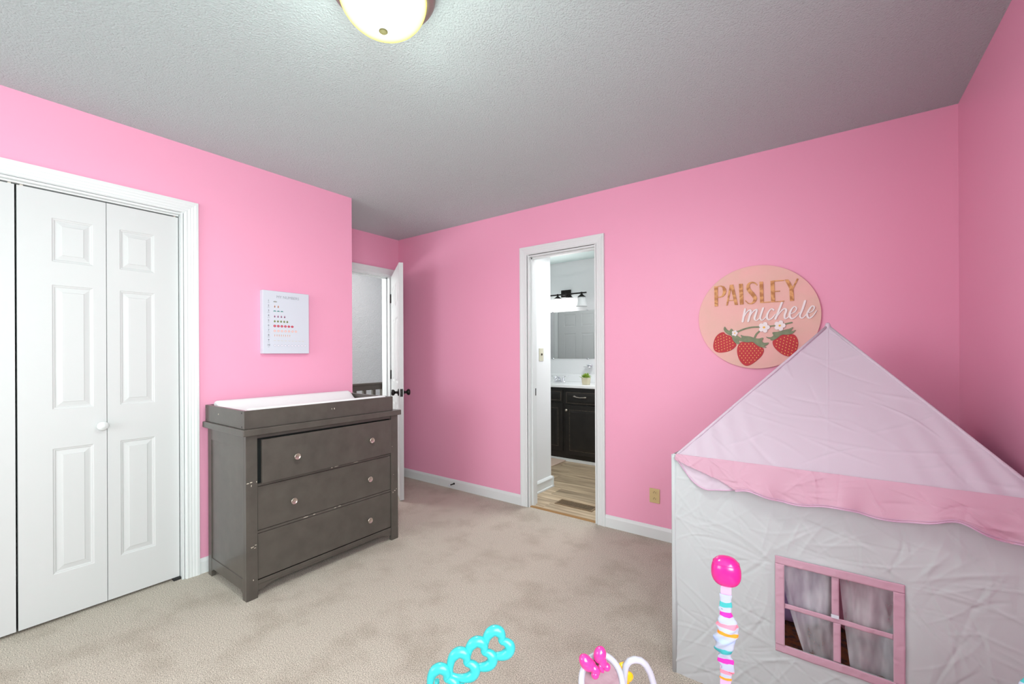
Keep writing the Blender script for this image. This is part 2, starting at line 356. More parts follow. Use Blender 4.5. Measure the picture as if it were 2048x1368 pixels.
# ---- raised panel door leaves
def panel_leaf(mb, W, T, Z0, Z1, cols, rows):
    """leaf in local x 0..W, y 0..T, z Z0..Z1, raised panels cols x rows on both faces"""
    xs = sorted({0, W, *[c for p in cols for c in p]}); zs = sorted({Z0, Z1, *[c for p in rows for c in p]})
    for y, sg in ((0, 1), (T, -1)):
        for i in range(len(xs) - 1):
            for k in range(len(zs) - 1):
                if (xs[i], xs[i + 1]) in cols and (zs[k], zs[k + 1]) in rows: continue
                q = [(xs[i], y, zs[k]), (xs[i + 1], y, zs[k]), (xs[i + 1], y, zs[k + 1]), (xs[i], y, zs[k + 1])]
                mb.add(q, [(0, 1, 2, 3)] if sg > 0 else [(3, 2, 1, 0)])
        for c in cols:
            for r in rows:
                loops = []
                for off, d in ((0, 0), (.003, .0025), (.008, .0032), (.011, .0058), (.015, .0058), (.033, .0026), (.0345, .0008)):
                    loops.append([(c[0] + off, y + sg * d, r[0] + off), (c[1] - off, y + sg * d, r[0] + off), (c[1] - off, y + sg * d, r[1] - off), (c[0] + off, y + sg * d, r[1] - off)])
                vs = [p for l in loops for p in l]; fs = []
                for a in range(len(loops) - 1):
                    for b in range(4):
                        f = (a * 4 + b, a * 4 + (b + 1) % 4, (a + 1) * 4 + (b + 1) % 4, (a + 1) * 4 + b); fs.append(f if sg > 0 else f[::-1])
                n = (len(loops) - 1) * 4; f = (n, n + 1, n + 2, n + 3); fs.append(f if sg > 0 else f[::-1])
                mb.add(vs, fs)
    mb.add([(0, 0, Z0), (W, 0, Z0), (W, T, Z0), (0, T, Z0), (0, 0, Z1), (W, 0, Z1), (W, T, Z1), (0, T, Z1)], [(0, 3, 2, 1), (4, 5, 6, 7), (1, 2, 6, 5), (3, 0, 4, 7)])
    return mb
ROWS = [(.222, .815), (1.0, 1.589), (1.699, 1.905)]
def bifold(name, y0, cols, knob=None):
    """door face looks +x at XA-0.03; y0 = low-y edge"""
    loc = (XA - .03, y0, 0)
    r = thing(name, None, None, loc, PI / 2, kind='structure')
    # local x -> world +y, local y -> world -x
    Wd = .2985
    for i, c in enumerate(cols):
        mb = panel_leaf(MB(), Wd, .03, .014, 2.0265, [c], ROWS)
        for v in range(len(mb.v)): mb.v[v] = (mb.v[v][0] + i * .3008, mb.v[v][1], mb.v[v][2])
        build('leaf', mb, DOORW, r, local=True)
    if knob is not None:
        mb = MB().lathe([(.0, -.034), (.006, -.034), (.010, -.033), (.012, -.031), (.0205, -.030), (.0225, -.026), (.021, -.021), (.012, -.017), (.009, -.012), (.010, -.004), (.016, 0)], (knob, 0, .903), (0, 1, 0), 28)
        build('knob', mb, WHITE, r, local=True, label='round white closet knob')
    m = MB().box((.01, .006, 2.0265), (.02, .016, 2.048)); m.box((.58, .006, 2.0265), (.59, .016, 2.048)); build('pivot_pin', m, NICK, r, local=True)
    return r
bifold('door_1', .2525, [(.109, .251), (.050, .192)], knob=.279)
bifold('door_2', -.3535 + .0, [(.109, .251), (.050, .192)])
struct('trim_9', MB().box((XA - .045, K1 - .045, 0), (XA - .015, K1 - .0105, .012)), GAP)

# ---- entry door, open into the room
HX, HY = -3.594, 2.822
ang = math.atan2(2.404 - HY, -2.956 - HX)
dr = thing('door_3', None, None, (HX, HY, 0), ang, kind='structure')
L = .762
mb = panel_leaf(MB(), L, .035, .008, 2.038, [(.11, .33), (.432, .652)], ROWS)
# room side face (local y=0) is towards the hall opening; leaf sits on +y side
build('leaf', mb, DOORW, dr, local=True)
for sg, yb in ((-1, 0), (1, .035)):
    mb = MB().lathe([(.031, 0), (.031, .004), (.024, .009), (.012, .012), (.010, .026), (.014, .032), (.024, .038), (.0275, .047), (.026, .056), (.018, .062), (0, .064)], (L - .06, yb, .925), (0, sg, 0), 28)
    build('door_knob', mb, BRZ, dr, local=True, label='black round door knob')
mb = MB().box((L, .006, .892), (L + .0012, .029, .958)); mb.box((L + .0012, .011, .914), (L + .008, .024, .936)); build('latch_plate', mb, BRZ, dr, local=True, label='dark latch plate on the door edge')
for z in (.25, 1.05, 1.82):
    mb = MB().tube([(-.004, -.004, z - .045), (-.004, -.004, z + .045)], .006, 10); mb.box((0, -.001, z - .045), (.03, 0, z + .045)); build('hinge', mb, BRZ, dr, local=True)

# ---- hallway beyond
m = MB()
m.box((-5.75, .4, -2.6), (-5.65, 6.6, 4.2)); m.box((-5.65, 6.5, -2.6), (-3.73, 6.6, 4.2)); m.box((-5.65, .4, -2.6), (-3.73, .5, 4.2))
struct('wall_stairwell', m, HWALL)
# sloped textured soffit above the stairs
m = MB(); 0 and m.add([(-5.65, .5, 2.05), (-5.65, 6.5, 2.35), (-4.9, 6.5, 4.1), (-4.9, .5, 4.1), (-5.75, .5, 2.05), (-5.75, 6.5, 2.35), (-5.0, 6.5, 4.2), (-5.0, .5, 4.2)], [(0, 1, 2, 3), (7, 6, 5, 4), (0, 4, 5, 1), (3, 2, 6, 7)])
struct('floor_hall', MB().box((-4.45, .5, -.1), (XC - .06, 6.5, 0)), CARPET)
struct('ceiling_hall', MB().box((-5.65, .5, 3.0), (-3.6, 6.5, 3.1)), HWALL)
struct('wall_stair_lower', MB().box((-4.47, .5, -2.6), (-4.45, 6.5, -.0)), HWALL)
struct('floor_stairwell', MB().box((-5.65, .5, -2.6), (-4.47, 6.5, -2.5)), CARPET)

# ---- bathroom shell
BX0, BX1, BY1 = -3.84, -0.95, 4.94; BF = 3.51
m = MB(); m.box((BX0, BY1, 0), (BX1 + .1, BY1 + .1, H)); struct('wall_bathroom_back', m, BWALL)
struct('wall_bathroom_right', MB().box((BX1, YB + .11, 0), (BX1 + .1, BY1, H)), BWALL)
struct('wall_bathroom_left', MB().box((BX0 - .1, BF - .1, 0), (BX0, BY1 + .1, H)), BWALL)
m = MB(); m.box((-2.225, YB + .11, 0), (-2.125, BF, H)); m.box((BX0, BF - .1, 0), (-3.702, BF, H)); m.box((-2.928, BF - .1, 0), (-2.225, BF, H)); m.box((-3.702, BF - .1, 2.052), (-2.928, BF, H)); struct('wall_bathroom_stub', m, BWALL)
struct('ceiling_bathroom', MB().box((BX0 - .1, YB + .111, H), (BX1 + .1, BY1 + .1, H + .1)), POP)
sb = struct('floor_bathroom', MB().box((BX0, YB + .012, -.06), (BX1, BY1, -.009)), GAP)
rnd = random.Random(3); y = YB + .03
while y < 4.5:
    y1 = min(y + .178, 4.5); x = -2.9 - rnd.random() * .9
    while x < BX1:
        x1 = x + 1.22; a, b = max(x, BX0), min(x1, BX1)
        if b - a > .03:
            if y1 > 3.51: segs = [(a, b)]
            elif b > -2.125: segs = [(max(a, -2.125), b)]
            else: segs = []
            for a, b in segs: build('plank', MB().box((a, y, -.009), (b - .0012, y1 - .0012, 0)), PLANK, sb, bev=.0008, seg=1)
        x = x1
    y = y1
struct('trim_10', MB().add([(B0 + .012, YB + .004, 0), (B1 - .012, YB + .004, 0), (B0 + .012, YB + .012, .006), (B1 - .012, YB + .012, .006), (B0 + .012, YB + .034, .006), (B1 - .012, YB + .034, .006), (B0 + .012, YB + .04, .0), (B1 - .012, YB + .04, .0)], [(0, 1, 3, 2), (2, 3, 5, 4), (4, 5, 7, 6)]), mat('wood_threshold', rgb(150, 112, 66), .5))
BB2 = [(0, 0), (.022, 0), (.022, .012), (.014, .018), (.014, .075), (.020, .082), (.019, .090), (.008, .102), (0, .106)]
baseboard('baseboard_stub_side', (-2.125, YB + .18), (-2.125, BF), (1, 0), BB2)
baseboard('baseboard_stub_end', (-2.225, BF), (-2.103, BF), (0, 1), BB2)
# door reflected in the bathroom mirror
casing('trim_11', -3.70, -2.93, 2.05, lambda a, z, v: (a, BF + v, z), 0.002)
d4 = thing('door_4', None, None, (-2.935, BF - .004, 0), PI, kind='structure')
build('leaf', panel_leaf(MB(), .76, .03, .01, 2.045, [(.11, .33), (.43, .65)], ROWS), DOORW, d4, local=True)

# ================================================================ DRESSER
DX0, DX1, DY0, DY1 = -2.872, -2.383, 0.966, 1.922
dz = thing('changing_dresser', 'dark brown-grey three-drawer changing dresser with chipped edges against the pink closet wall', 'dresser', (-2.63, 1.444, 0))
PW = .056
post = []
for nm, (x0, x1, y0, y1) in enumerate(((DX1 - .022, DX1, DY0, DY0 + PW), (DX1 - .022, DX1, DY1 - PW, DY1), (DX0, DX0 + .045, DY0, DY0 + .02), (DX0, DX0 + .045, DY1 - .02, DY1))):
    mb = MB().box((x0, y0, 0), (x1, y1, .842)); 
    if nm < 2: # side return of the front post
        ys = (DY0, DY0 + .02) if nm == 0 else (DY1 - .02, DY1); mb.box((DX1 - .045, ys[0], 0), (DX1 - .022, ys[1], .842))
    build('post', mb, ESP, dz, bev=.0015)
for ys in ((DY0 + .004, DY0 + .012), (DY1 - .012, DY1 - .004)):
    build('side_panel', MB().box((DX0 + .045, ys[0], .10), (DX1 - .045, ys[1], .842)), ESP, dz)
for ys in ((DY0 + .001, DY0 + .02), (DY1 - .02, DY1 - .001)):
    # bottom rail cut with a shallow arch, and top rail
    pts = [(DX0 + .045, .075), (DX0 + .045, .118), (DX1 - .045, .118), (DX1 - .045, .045), (DX1 - .10, .045)]
    pts = [(DX0 + .045, .105), (DX1 - .045, .105), (DX1 - .045, .030), (DX1 - .070, .045), (DX0 + .070, .045), (DX0 + .045, .030)]
    mb = MB().prism(pts, lambda a, b, h: (a, ys[0] + h, b), ys[1] - ys[0]); build('side_rail', mb, ESP, dz, bev=.001)
    build('side_rail', MB().box((DX0 + .045, ys[0], .775), (DX1 - .045, ys[1], .842)), ESP, dz, bev=.001)
build('back_panel', MB().box((DX0 + .004, DY0 + .02, .09), (DX0 + .01, DY1 - .02, .842)), ESP, dz)
# front rails; lower one is an apron with curved feet
FX = DX1 - .006
apron = [(DY0 + PW, .088), (DY0 + PW, .034), (DY0 + PW + .03, .034), (DY0 + PW + .042, .040), (DY0 + PW + .055, .050), (DY0 + PW + .09, .054)]
apron += [(2 * 1.444 - a, b) for a, b in apron[::-1]]
build('apron', MB().prism(apron, lambda a, b, h: (FX - h, a, b), .018), ESP, dz, bev=.001)
build('front_rail', MB().box((FX - .02, DY0 + PW, .066), (FX + .003, DY1 - PW, .088)), ESP, dz, bev=.002)
build('front_rail', MB().box((FX - .02, DY0 + PW, .822), (FX, DY1 - PW, .842)), ESP, dz, bev=.001)
build('gap_shade_sheet', MB().box((FX - .06, DY0 + PW - .03, .05), (FX - .05, DY1 - PW + .03, .842)), GAP, dz)  # near-black sheet, paints the shade seen in gaps round the drawers
for z in (.335, .578): build('front_rail', MB().box((FX - .02, DY0 + PW, z - .006), (FX - .002, DY1 - PW, z + .007)), ESP, dz, bev=.001)
build('top', MB().box((DX0 - .022, DY0 - .020, .842), (DX1 + .022, DY1 + .014, .876)), ESP, dz, bev=.004)
KN = [(0.0075, 0), (0.0075, .012), (.010, .015), (.0165, .018), (.0175, .021), (.0165, .0245), (.0145, .0250), (.0138, .0238), (0, .0245)]
def drawer(z0, z1, knobs, out, tilt=0, lo=0):
    a, b = DY0 + PW + .003, DY1 - PW - .002
    n = DX1 - .008
    mb = MB(); x0, x1 = n + out + tilt, n + out
    vs = []
    for x_, y_ in ((x0, a + lo), (x1, b)):
        for dx in (-.018, 0): vs += [(x_ + dx, y_, z0), (x_ + dx, y_, z1)]
    mb.add(vs, [(0, 1, 3, 2), (2, 3, 7, 6), (6, 7, 5, 4), (4, 5, 1, 0), (1, 5, 7, 3), (0, 2, 6, 4)])
    mb.box((n - .04, a + .04 + lo, z0 + .03), (n + out - .018, b - .04, z1 - .06))
    d = build('drawer', mb, ESP, dz, bev=.0015)
    for ky, kz in knobs:
        f = x0 + (x1 - x0) * (ky - a) / (b - a)
        build('knob', MB().lathe(KN, (f, ky, kz), (1, 0, 0), 24), NICK, d, label='round brushed nickel knob')
drawer(.590, .815, [(1.211, .698), (1.696, .705)], .013, .016, lo=.012)
drawer(.345, .570, [(1.204, .452), (1.691, .456)], .002)
drawer(.092, .327, [(1.690, .193)], .002)
# chipped paint: small bare patches with a shape of their own
mb = MB(); rc = random.Random(11)
def chipf(y, z, w_, h_, x=DX1 + .0006, ax=0):
    n = 7; ring = [(math.cos(t * 2 * PI / n) * w_ * (.6 + .5 * rc.random()), math.sin(t * 2 * PI / n) * h_ * (.6 + .5 * rc.random())) for t in range(n)]
    if ax == 0: mb.prism(ring, lambda a, b, h: (x - h, y + a, z + b), .0008)
    else: mb.prism(ring, lambda a, b, h: (x + a, y + h, z + b), .0008)
for y, z, a, b in ((.975, .600, .008, .0025), (.990, .602, .008, .003), (.992, .585, .002, .006), (.996, .270, .010, .002), (1.012, .276, .006, .002), (.992, .268, .003, .003), (1.008, .262, .007, .0015), (1.0, .10, .003, .004), (1.017, .6, .002, .004), (1.895, .330, .007, .003), (1.880, .322, .002, .007), (1.908, .338, .004, .002), (1.875, .632, .002, .002), (1.885, .44, .0015, .002)): chipf(y, z, a, b)
for y, z, a, b in ((1.49, .339, .014, .0018), (1.46, .337, .007, .0015), (1.28, .336, .02, .0015), (1.33, .337, .008, .002), (1.47, .582, .016, .0015), (1.44, .581, .007, .002), (1.6, .581, .02, .001)): chipf(y, z, a, b, x=FX - .0012)
build('chipped_paint', mb, CHIP, dz, kind='stuff', label='small bare chips where the dark paint has worn off')

# tray that sits on the dresser
TX0, TX1, TY0, TY1, TZ0, TZ1 = -2.885, -2.381, .958, 1.880, .8765, .970
tt = thing('changing_tray', 'dark brown-grey open tray frame on top of the dresser around the white changing pad', 'tray', (-2.63, 1.42, .8765))
build('front_board', MB().box((TX1 - .018, TY0, TZ0), (TX1, TY1, TZ1)), ESP, tt, bev=.0015)
build('back_board', MB().box((TX0, TY0, TZ0), (TX0 + .018, TY1, TZ1)), ESP, tt, bev=.0015)
for a, b in ((TY0 + .0005, TY0 + .0175), (TY1 - .0175, TY1 - .0005)): build('side_board', MB().box((TX0 + .018, a, TZ0), (TX1 - .018, b, TZ1)), ESP, tt, bev=.0015)
build('base_board', MB().box((TX0 + .018, TY0 + .018, TZ0), (TX1 - .018, TY1 - .018, TZ0 + .004)), ESP, tt)
for x in (TX1 - .028, TX0 + .012):
    for z in (.887, .958): mb = MB().lathe([(.0035, 0), (.0035, .0008), (0, .0009)], (x, TY0 + .0005, z), (0, -1, 0), 12); build('bolt_head', mb, GAP, tt)
mb = MB(); chipf(0, .930, .004, .005, x=-2.70, ax=1); mb.v = [(x, y + TY0 - .0002, z) for x, y, z in mb.v]
k0 = len(mb.v); chipf(1.452, .932, .003, .006, x=TX1 + .0006); chipf(1.436, .932, .0015, .005, x=TX1 + .0006)
build('chipped_paint', mb, CHIP, tt, kind='stuff', label='small white chips in the dark paint')

# changing pad: contoured, raised long edges
pd = []
PX0, PX1, PY0, PY1 = -2.862, -2.4015, .992, 1.848
prof = [(-2.862, .8815), (-2.862, .930), (-2.860, .980), (-2.852, .9905), (-2.835, .9915), (-2.815, .983), (-2.78, .953), (-2.72, .925), (-2.64, .913), (-2.56, .920), (-2.50, .943), (-2.46, .966), (-2.435, .9765), (-2.415, .9765), (-2.404, .968), (-2.4015, .95), (-2.4015, .8815)]
def pad_pt(i, v):
    x, z = prof[i]; y = PY0 + (PY1 - PY0) * v
    # left end dips in slightly; ends rounded
    e = min(v, 1 - v) * (PY1 - PY0)
    if z > .90 and e < .012: z -= .006 * (1 - e / .012)
    return (x, y, z)
mb = MB(); vv = [0, .006, .014, .05, .12, .2, .3, .5, .7, .9, .95, .986, .994, 1]; n = len(prof)
vs = [pad_pt(i, v) for v in vv for i in range(n)]
mb.add(vs, [(a * n + i, a * n + i + 1, (a + 1) * n + i + 1, (a + 1) * n + i) for a in range(len(vv) - 1) for i in range(n - 1)], 0, True)
mb.add(vs[:n], [tuple(range(n))]); mb.add(vs[-n:], [tuple(range(n))[::-1]])
mb.add([vs[0], vs[n - 1], vs[-1], vs[-n]], [(0, 1, 2, 3)])
pad = build('changing_pad', mb, PADW, label='white vinyl contoured changing pad lying in the dark tray on the dresser', cat='changing pad', weld=True)
s_ = pad.modifiers.new('bevel', 'BEVEL'); s_.width = .003; s_.segments = 2; s_.limit_method = 'ANGLE'; s_.angle_limit = .9
pad['label'] = 'white vinyl contoured changing pad lying in the dark tray on the dresser'

# ================================================================ NUMBERS CANVAS
cv = thing('numbers_canvas', 'white square-edged counting chart canvas hung on the pink wall above the dresser', 'wall art', (XA, 1.42, 1.262))
CX1 = XA + .040
build('canvas', MB().box((XA + .0005, 1.270, 1.262), (CX1, 1.571, 1.666)), CANVAS, cv, bev=.003)
def text_mb(body, size, place, extrude=.0004, bold=0, align='CENTER'):
    cu = bpy.data.curves.new('t', 'FONT'); cu.body = body; cu.size = size; cu.align_x = align; cu.align_y = 'CENTER'; cu.extrude = extrude; cu.offset = bold; cu.resolution_u = 3
    o = bpy.data.objects.new('t', cu); COL.objects.link(o); dg = bpy.context.evaluated_depsgraph_get(); dg.update()
    me = bpy.data.meshes.new_from_object(o.evaluated_get(dg)); mb = MB()
    mb.add([place(v.co) for v in me.vertices], [tuple(p.vertices) for p in me.polygons]); bpy.data.objects.remove(o); bpy.data.meshes.remove(me); return mb
def on_canvas(y, z): return lambda c: (CX1 + .0004 + c.z, y + c.x, z + c.y)
def merge(mb, o): mb.add(o.v, o.f); return mb
build('chart_title', text_mb('MY NUMBERS', .0245, on_canvas(1.428, 1.628)), INKL, cv, label='pale grey lettering MY NUMBERS')
nums = MB(); rows = [1.598 - .0314 * i for i in range(10)]
words = ['ONE', 'TWO', 'THREE', 'FOUR', 'FIVE', 'SIX', 'SEVEN', 'EIGHT', 'NINE', 'TEN']
for i, z in enumerate(rows):
    build('chart_numeral', text_mb(str(i + 1), .017, on_canvas(1.305, z + .002)), INK, cv)
for i, z in enumerate(rows): build('chart_word', text_mb(words[i], .0052, on_canvas(1.305, z - .0105)), INKL, cv)
def icon(mb, y, z, kind):
    def P(pts, mi=0): mb.prism([(y + a * .001, z + b * .001) for a, b in pts], lambda p, q, h: (CX1 + .0002 + h, p, q), .0004 + .0004 * mi, mi)
    def el(cy, cz, ry, rz, mi=0, n=12, a0=0, a1=2 * PI): P([(cy + ry * math.cos(a0 + (a1 - a0) * t / n), cz + rz * math.sin(a0 + (a1 - a0) * t / n)) for t in range(n + (a1 - a0 < 6))], mi)
    if kind == 0: P([(-13, 0), (-5, 3), (5, 3), (13, 0), (8, -4), (-8, -4)], 0); el(0, -1.5, 6, 1.5, 1)
    elif kind == 1: P([(-3, -7), (4, -6), (4, 2), (0, 8), (-3, 0)], 0); P([(-3, -7), (0, -7), (0, 2), (-3, 0)], 1)
    elif kind == 2: el(0, -1, 9, 7, 0, 10, 0, PI); P([(-2, -1), (2, -1), (1.5, -6), (-1.5, -6)], 1)
    elif kind == 3: el(0, -3, 4.5, 5, 0); P([(-3, 2), (3, 2), (1, 8), (-1, 8)], 1)
    elif kind == 4: el(0, -2, 6, 6, 0); P([(-4, 2), (4, 2), (0, 8)], 1)
    elif kind == 5: el(0, 0, 8.5, 7.5, 0, 16); el(0, 0, 3, 2.5, 1)
    elif kind == 6:
        el(0, 0, 7.5, 7, 0, 14); el(0, 0, 3.5, 3, 1)
    elif kind == 7: P([(-2.2, 6), (2.2, 6), (0, -8)], 0); P([(-1.5, 6), (1.5, 6), (0, 9)], 1)
    elif kind == 8: P([(-9, 2), (-4, -2), (4, -2), (9, 2), (4, 0), (-4, 0)], 0)
    elif kind == 9:
        el(0, 0, 7, 6.5, 0, 14); el(0, 0, 5.5, 5, 1)
icol = [((120, 140, 140), (190, 150, 120)), ((200, 120, 80), (120, 90, 80)), ((80, 140, 140), (210, 225, 215)), ((130, 60, 100), (190, 150, 170)), ((110, 125, 70), (150, 160, 110)), ((190, 45, 75), (225, 150, 160)), ((225, 175, 165), (238, 215, 212)), ((220, 150, 110), (140, 160, 100)), ((205, 195, 170), (200, 190, 150)), ((165, 160, 180), (232, 232, 240))]
stepy = [0, .0235, .0245, .0225, .0215, .0242, .0245, .0148, .0248, .0238]
for i, z in enumerate(rows):
    mb = MB()
    for k in range(i + 1): icon(mb, 1.343 + (.003 if i == 0 else 0) + k * stepy[i] * .93, z - .001, i)
    build('chart_picture_row', mb, [tcol('print_a%d' % i, *icol[i][0]), tcol('print_b%d' % i, *icol[i][1])], cv)

# ================================================================ ROUND NAME SIGN
SX, SZ = -.352, 1.4645; SY = YB - .020
sg = thing('round_name_sign', 'round pink wooden name sign with three red strawberries on the pink back wall', 'wall sign', (SX, YB, SZ))
SIGNP = mat('pale_pink_stained_wood', rgb(236, 180, 175), .6, var=(5, rgb(226, 184, 170), .35, .65))
def oak():
    m = mat('golden_oak_veneer', rgb(206, 145, 80), .5); nt = m.node_tree; b = nt.nodes['Principled BSDF']; tc = nt.nodes.new('ShaderNodeTexCoord')
    wv = nt.nodes.new('ShaderNodeTexWave'); wv.bands_direction = 'Z'; wv.inputs['Scale'].default_value = 7; wv.inputs['Distortion'].default_value = 11; wv.inputs['Detail'].default_value = 4; wv.inputs['Detail Scale'].default_value = 2.5
    r = nt.nodes.new('ShaderNodeValToRGB'); r.color_ramp.elements[0].color = rgb(176, 112, 50); r.color_ramp.elements[1].color = rgb(218, 160, 96)
    nt.links.new(tc.outputs['Object'], wv.inputs['Vector']); nt.links.new(wv.outputs['Fac'], r.inputs['Fac']); nt.links.new(r.outputs['Color'], b.inputs['Base Color']); return m
OAK = oak(); BERRYM = mat('red_painted_wood', rgb(186, 10, 30), .5); SEEDM = tcol('yellow_seed_paint', 240, 195, 110); LEAFM = mat('sage_green_paint', rgb(118, 130, 100), .6, var=(40, rgb(136, 146, 112), .4, .7)); SIGNW = tcol('white_painted_wood', 235, 228, 228, .5); YEL = tcol('yellow_paint', 240, 185, 60)
n = 96
mb = MB().prism([(SX + .3165 * math.cos(2 * PI * t / n), SZ + .3045 * math.sin(2 * PI * t / n)) for t in range(n)], lambda a, b, h: (a, YB - .0005 - h, b), .0195)
build('backing_disc', mb, SIGNP, sg, bev=.001)
def on_sign(y0): return lambda a, b, h: (SX + a, y0 - h, SZ + b)
def stroke2d(mb, pts, fn, h, mi=0, sub=5):
    """variable-width stroke with round ends, swept as a solid ribbon"""
    P = []
    for i in range(len(pts) - 1):
        p0 = pts[max(i - 1, 0)]; p1 = pts[i]; p2 = pts[i + 1]; p3 = pts[min(i + 2, len(pts) - 1)]
        for k in range(sub):
            t = k / sub
            P.append(tuple(.5 * ((2 * p1[j]) + (-p0[j] + p2[j]) * t + (2 * p0[j] - 5 * p1[j] + 4 * p2[j] - p3[j]) * t * t + (-p0[j] + 3 * p1[j] - 3 * p2[j] + p3[j]) * t ** 3) for j in range(3)))
    P.append(pts[-1]); Lf = []; Rt = []
    for i, p in enumerate(P):
        a = P[max(i - 1, 0)]; b = P[min(i + 1, len(P) - 1)]; dx, dy = b[0] - a[0], b[1] - a[1]; l = math.hypot(dx, dy) or 1; w_ = max(p[2], .002) / 2
        Lf.append((p[0] - dy / l * w_, p[1] + dx / l * w_)); Rt.append((p[0] + dy / l * w_, p[1] - dx / l * w_))
    n = len(P); vs = [fn(*q, 0) for q in Lf] + [fn(*q, 0) for q in Rt] + [fn(*q, h) for q in Lf] + [fn(*q, h) for q in Rt]; fs = []
    for i in range(n - 1):
        fs += [(2 * n + i, 2 * n + i + 1, 3 * n + i + 1, 3 * n + i), (i, i + 1, 2 * n + i + 1, 2 * n + i), (n + i, 3 * n + i, 3 * n + i + 1, n + i + 1), (i, n + i, n + i + 1, i + 1)]
    fs += [(0, 2 * n, 3 * n, n), (n - 1, 2 * n - 1, 4 * n - 1, 3 * n - 1)]
    mb.add(vs, fs, mi)
    for p in (P[0], P[-1]):
        r = max(p[2], .002) / 2; mb.prism([(p[0] + r * math.cos(t * PI / 5), p[1] + r * math.sin(t * PI / 5)) for t in range(10)], fn, h + .0002, mi)
LETTERS = [[[(-0.224, 0.2015), (-0.204, 0.2005), (-0.204, 0.0775), (-0.222, 0.0775)], [(-0.204, 0.2025), (-0.186, 0.2035), (-0.169, 0.1965), (-0.158, 0.1805), (-0.156, 0.1645), (-0.162, 0.1455), (-0.174, 0.1345), (-0.189, 0.1305), (-0.204, 0.1305), (-0.204, 0.1355), (-0.191, 0.1365), (-0.181, 0.1405), (-0.176, 0.1555), (-0.175, 0.1685), (-0.177, 0.1875), (-0.184, 0.1965), (-0.192, 0.1995), (-0.204, 0.1985)]], [[(-0.136, 0.2025), (-0.129, 0.1855), (-0.149, 0.0795), (-0.157, 0.0785)], [(-0.136, 0.2025), (-0.118, 0.2025), (-0.093, 0.0785), (-0.11, 0.0785), (-0.132, 0.1915)], [(-0.145, 0.1105), (-0.114, 0.1095), (-0.114, 0.1055), (-0.146, 0.1065)]], [[(-0.087, 0.2035), (-0.067, 0.2025), (-0.063, 0.0795), (-0.082, 0.0785)]], [[(0.021, 0.2055), (0.039, 0.2045), (0.042, 0.0815), (0.024, 0.0815)], [(0.024, 0.0845), (0.076, 0.0855), (0.076, 0.0805), (0.024, 0.0805)]], [[(0.077, 0.2045), (0.096, 0.2055), (0.099, 0.0805), (0.08, 0.0805)], [(0.096, 0.2055), (0.143, 0.2035), (0.143, 0.1985), (0.096, 0.1995)], [(0.096, 0.1445), (0.123, 0.1445), (0.123, 0.1395), (0.096, 0.1395)], [(0.099, 0.0845), (0.144, 0.0855), (0.144, 0.0805), (0.099, 0.0805)]], [[(0.147, 0.2045), (0.165, 0.2035), (0.185, 0.1595), (0.206, 0.2065), (0.212, 0.2015), (0.188, 0.1495), (0.191, 0.0815), (0.172, 0.0805), (0.169, 0.1525)]]]
LETTER_S = [(0.007, 0.1885, 0.006), (-0.003, 0.2005, 0.007), (-0.019, 0.2055, 0.009), (-0.034, 0.1975, 0.013), (-0.038, 0.1775, 0.019), (-0.03, 0.1555, 0.02), (-0.014, 0.1345, 0.021), (-0.002, 0.1115, 0.019), (-0.006, 0.0935, 0.015), (-0.019, 0.0815, 0.008), (-0.036, 0.0825, 0.005), (-0.052, 0.0995, 0.005)]
SCRIPT = [[(-0.054, 0.0505, 0.011), (-0.06, 0.0185, 0.013), (-0.067, -0.0235, 0.013)], [(-0.065, -0.0085, 0.005), (-0.05, 0.0235, 0.007), (-0.034, 0.0405, 0.008), (-0.024, 0.0375, 0.012), (-0.03, 0.0085, 0.013), (-0.038, -0.0235, 0.013)], [(-0.035, -0.0095, 0.006), (-0.02, 0.0215, 0.007), (-0.004, 0.0395, 0.008), (0.008, 0.0415, 0.01), (0.0, 0.0125, 0.013), (-0.005, -0.0085, 0.012), (0.002, -0.0205, 0.007), (0.013, -0.0165, 0.006), (0.026, 0.0025, 0.005)], [(0.04, 0.0495, 0.011), (0.03, 0.0185, 0.012), (0.024, -0.0075, 0.012), (0.032, -0.0205, 0.008), (0.044, -0.0145, 0.006), (0.057, 0.0025, 0.005)], [(0.092, 0.0355, 0.011), (0.083, 0.0425, 0.007), (0.068, 0.0285, 0.009), (0.058, 0.0015, 0.013), (0.065, -0.0185, 0.01), (0.081, -0.0145, 0.007), (0.101, 0.0095, 0.005)], [(0.133, 0.0735, 0.012), (0.119, 0.0345, 0.012), (0.101, -0.0165, 0.013)], [(0.105, -0.0095, 0.005), (0.123, 0.0185, 0.007), (0.143, 0.0385, 0.009), (0.154, 0.0305, 0.012), (0.146, 0.0015, 0.012), (0.148, -0.0175, 0.009), (0.161, -0.0115, 0.006), (0.175, 0.0075, 0.004)], [(0.175, 0.0075, 0.005), (0.195, 0.0185, 0.006), (0.203, 0.0375, 0.008), (0.192, 0.0475, 0.007), (0.177, 0.0285, 0.01), (0.17, 0.0005, 0.013), (0.179, -0.0185, 0.01), (0.196, -0.0125, 0.006), (0.217, 0.0135, 0.005)], [(0.243, 0.0755, 0.012), (0.231, 0.0325, 0.012), (0.219, -0.0025, 0.011), (0.225, -0.0185, 0.007), (0.237, -0.0135, 0.006), (0.253, 0.0085, 0.005)], [(0.254, 0.0055, 0.005), (0.277, 0.0185, 0.006), (0.285, 0.0375, 0.008), (0.275, 0.0455, 0.007), (0.261, 0.0255, 0.01), (0.252, -0.0015, 0.012), (0.261, -0.0205, 0.009), (0.278, -0.0095, 0.006), (0.295, 0.0185, 0.005)]]
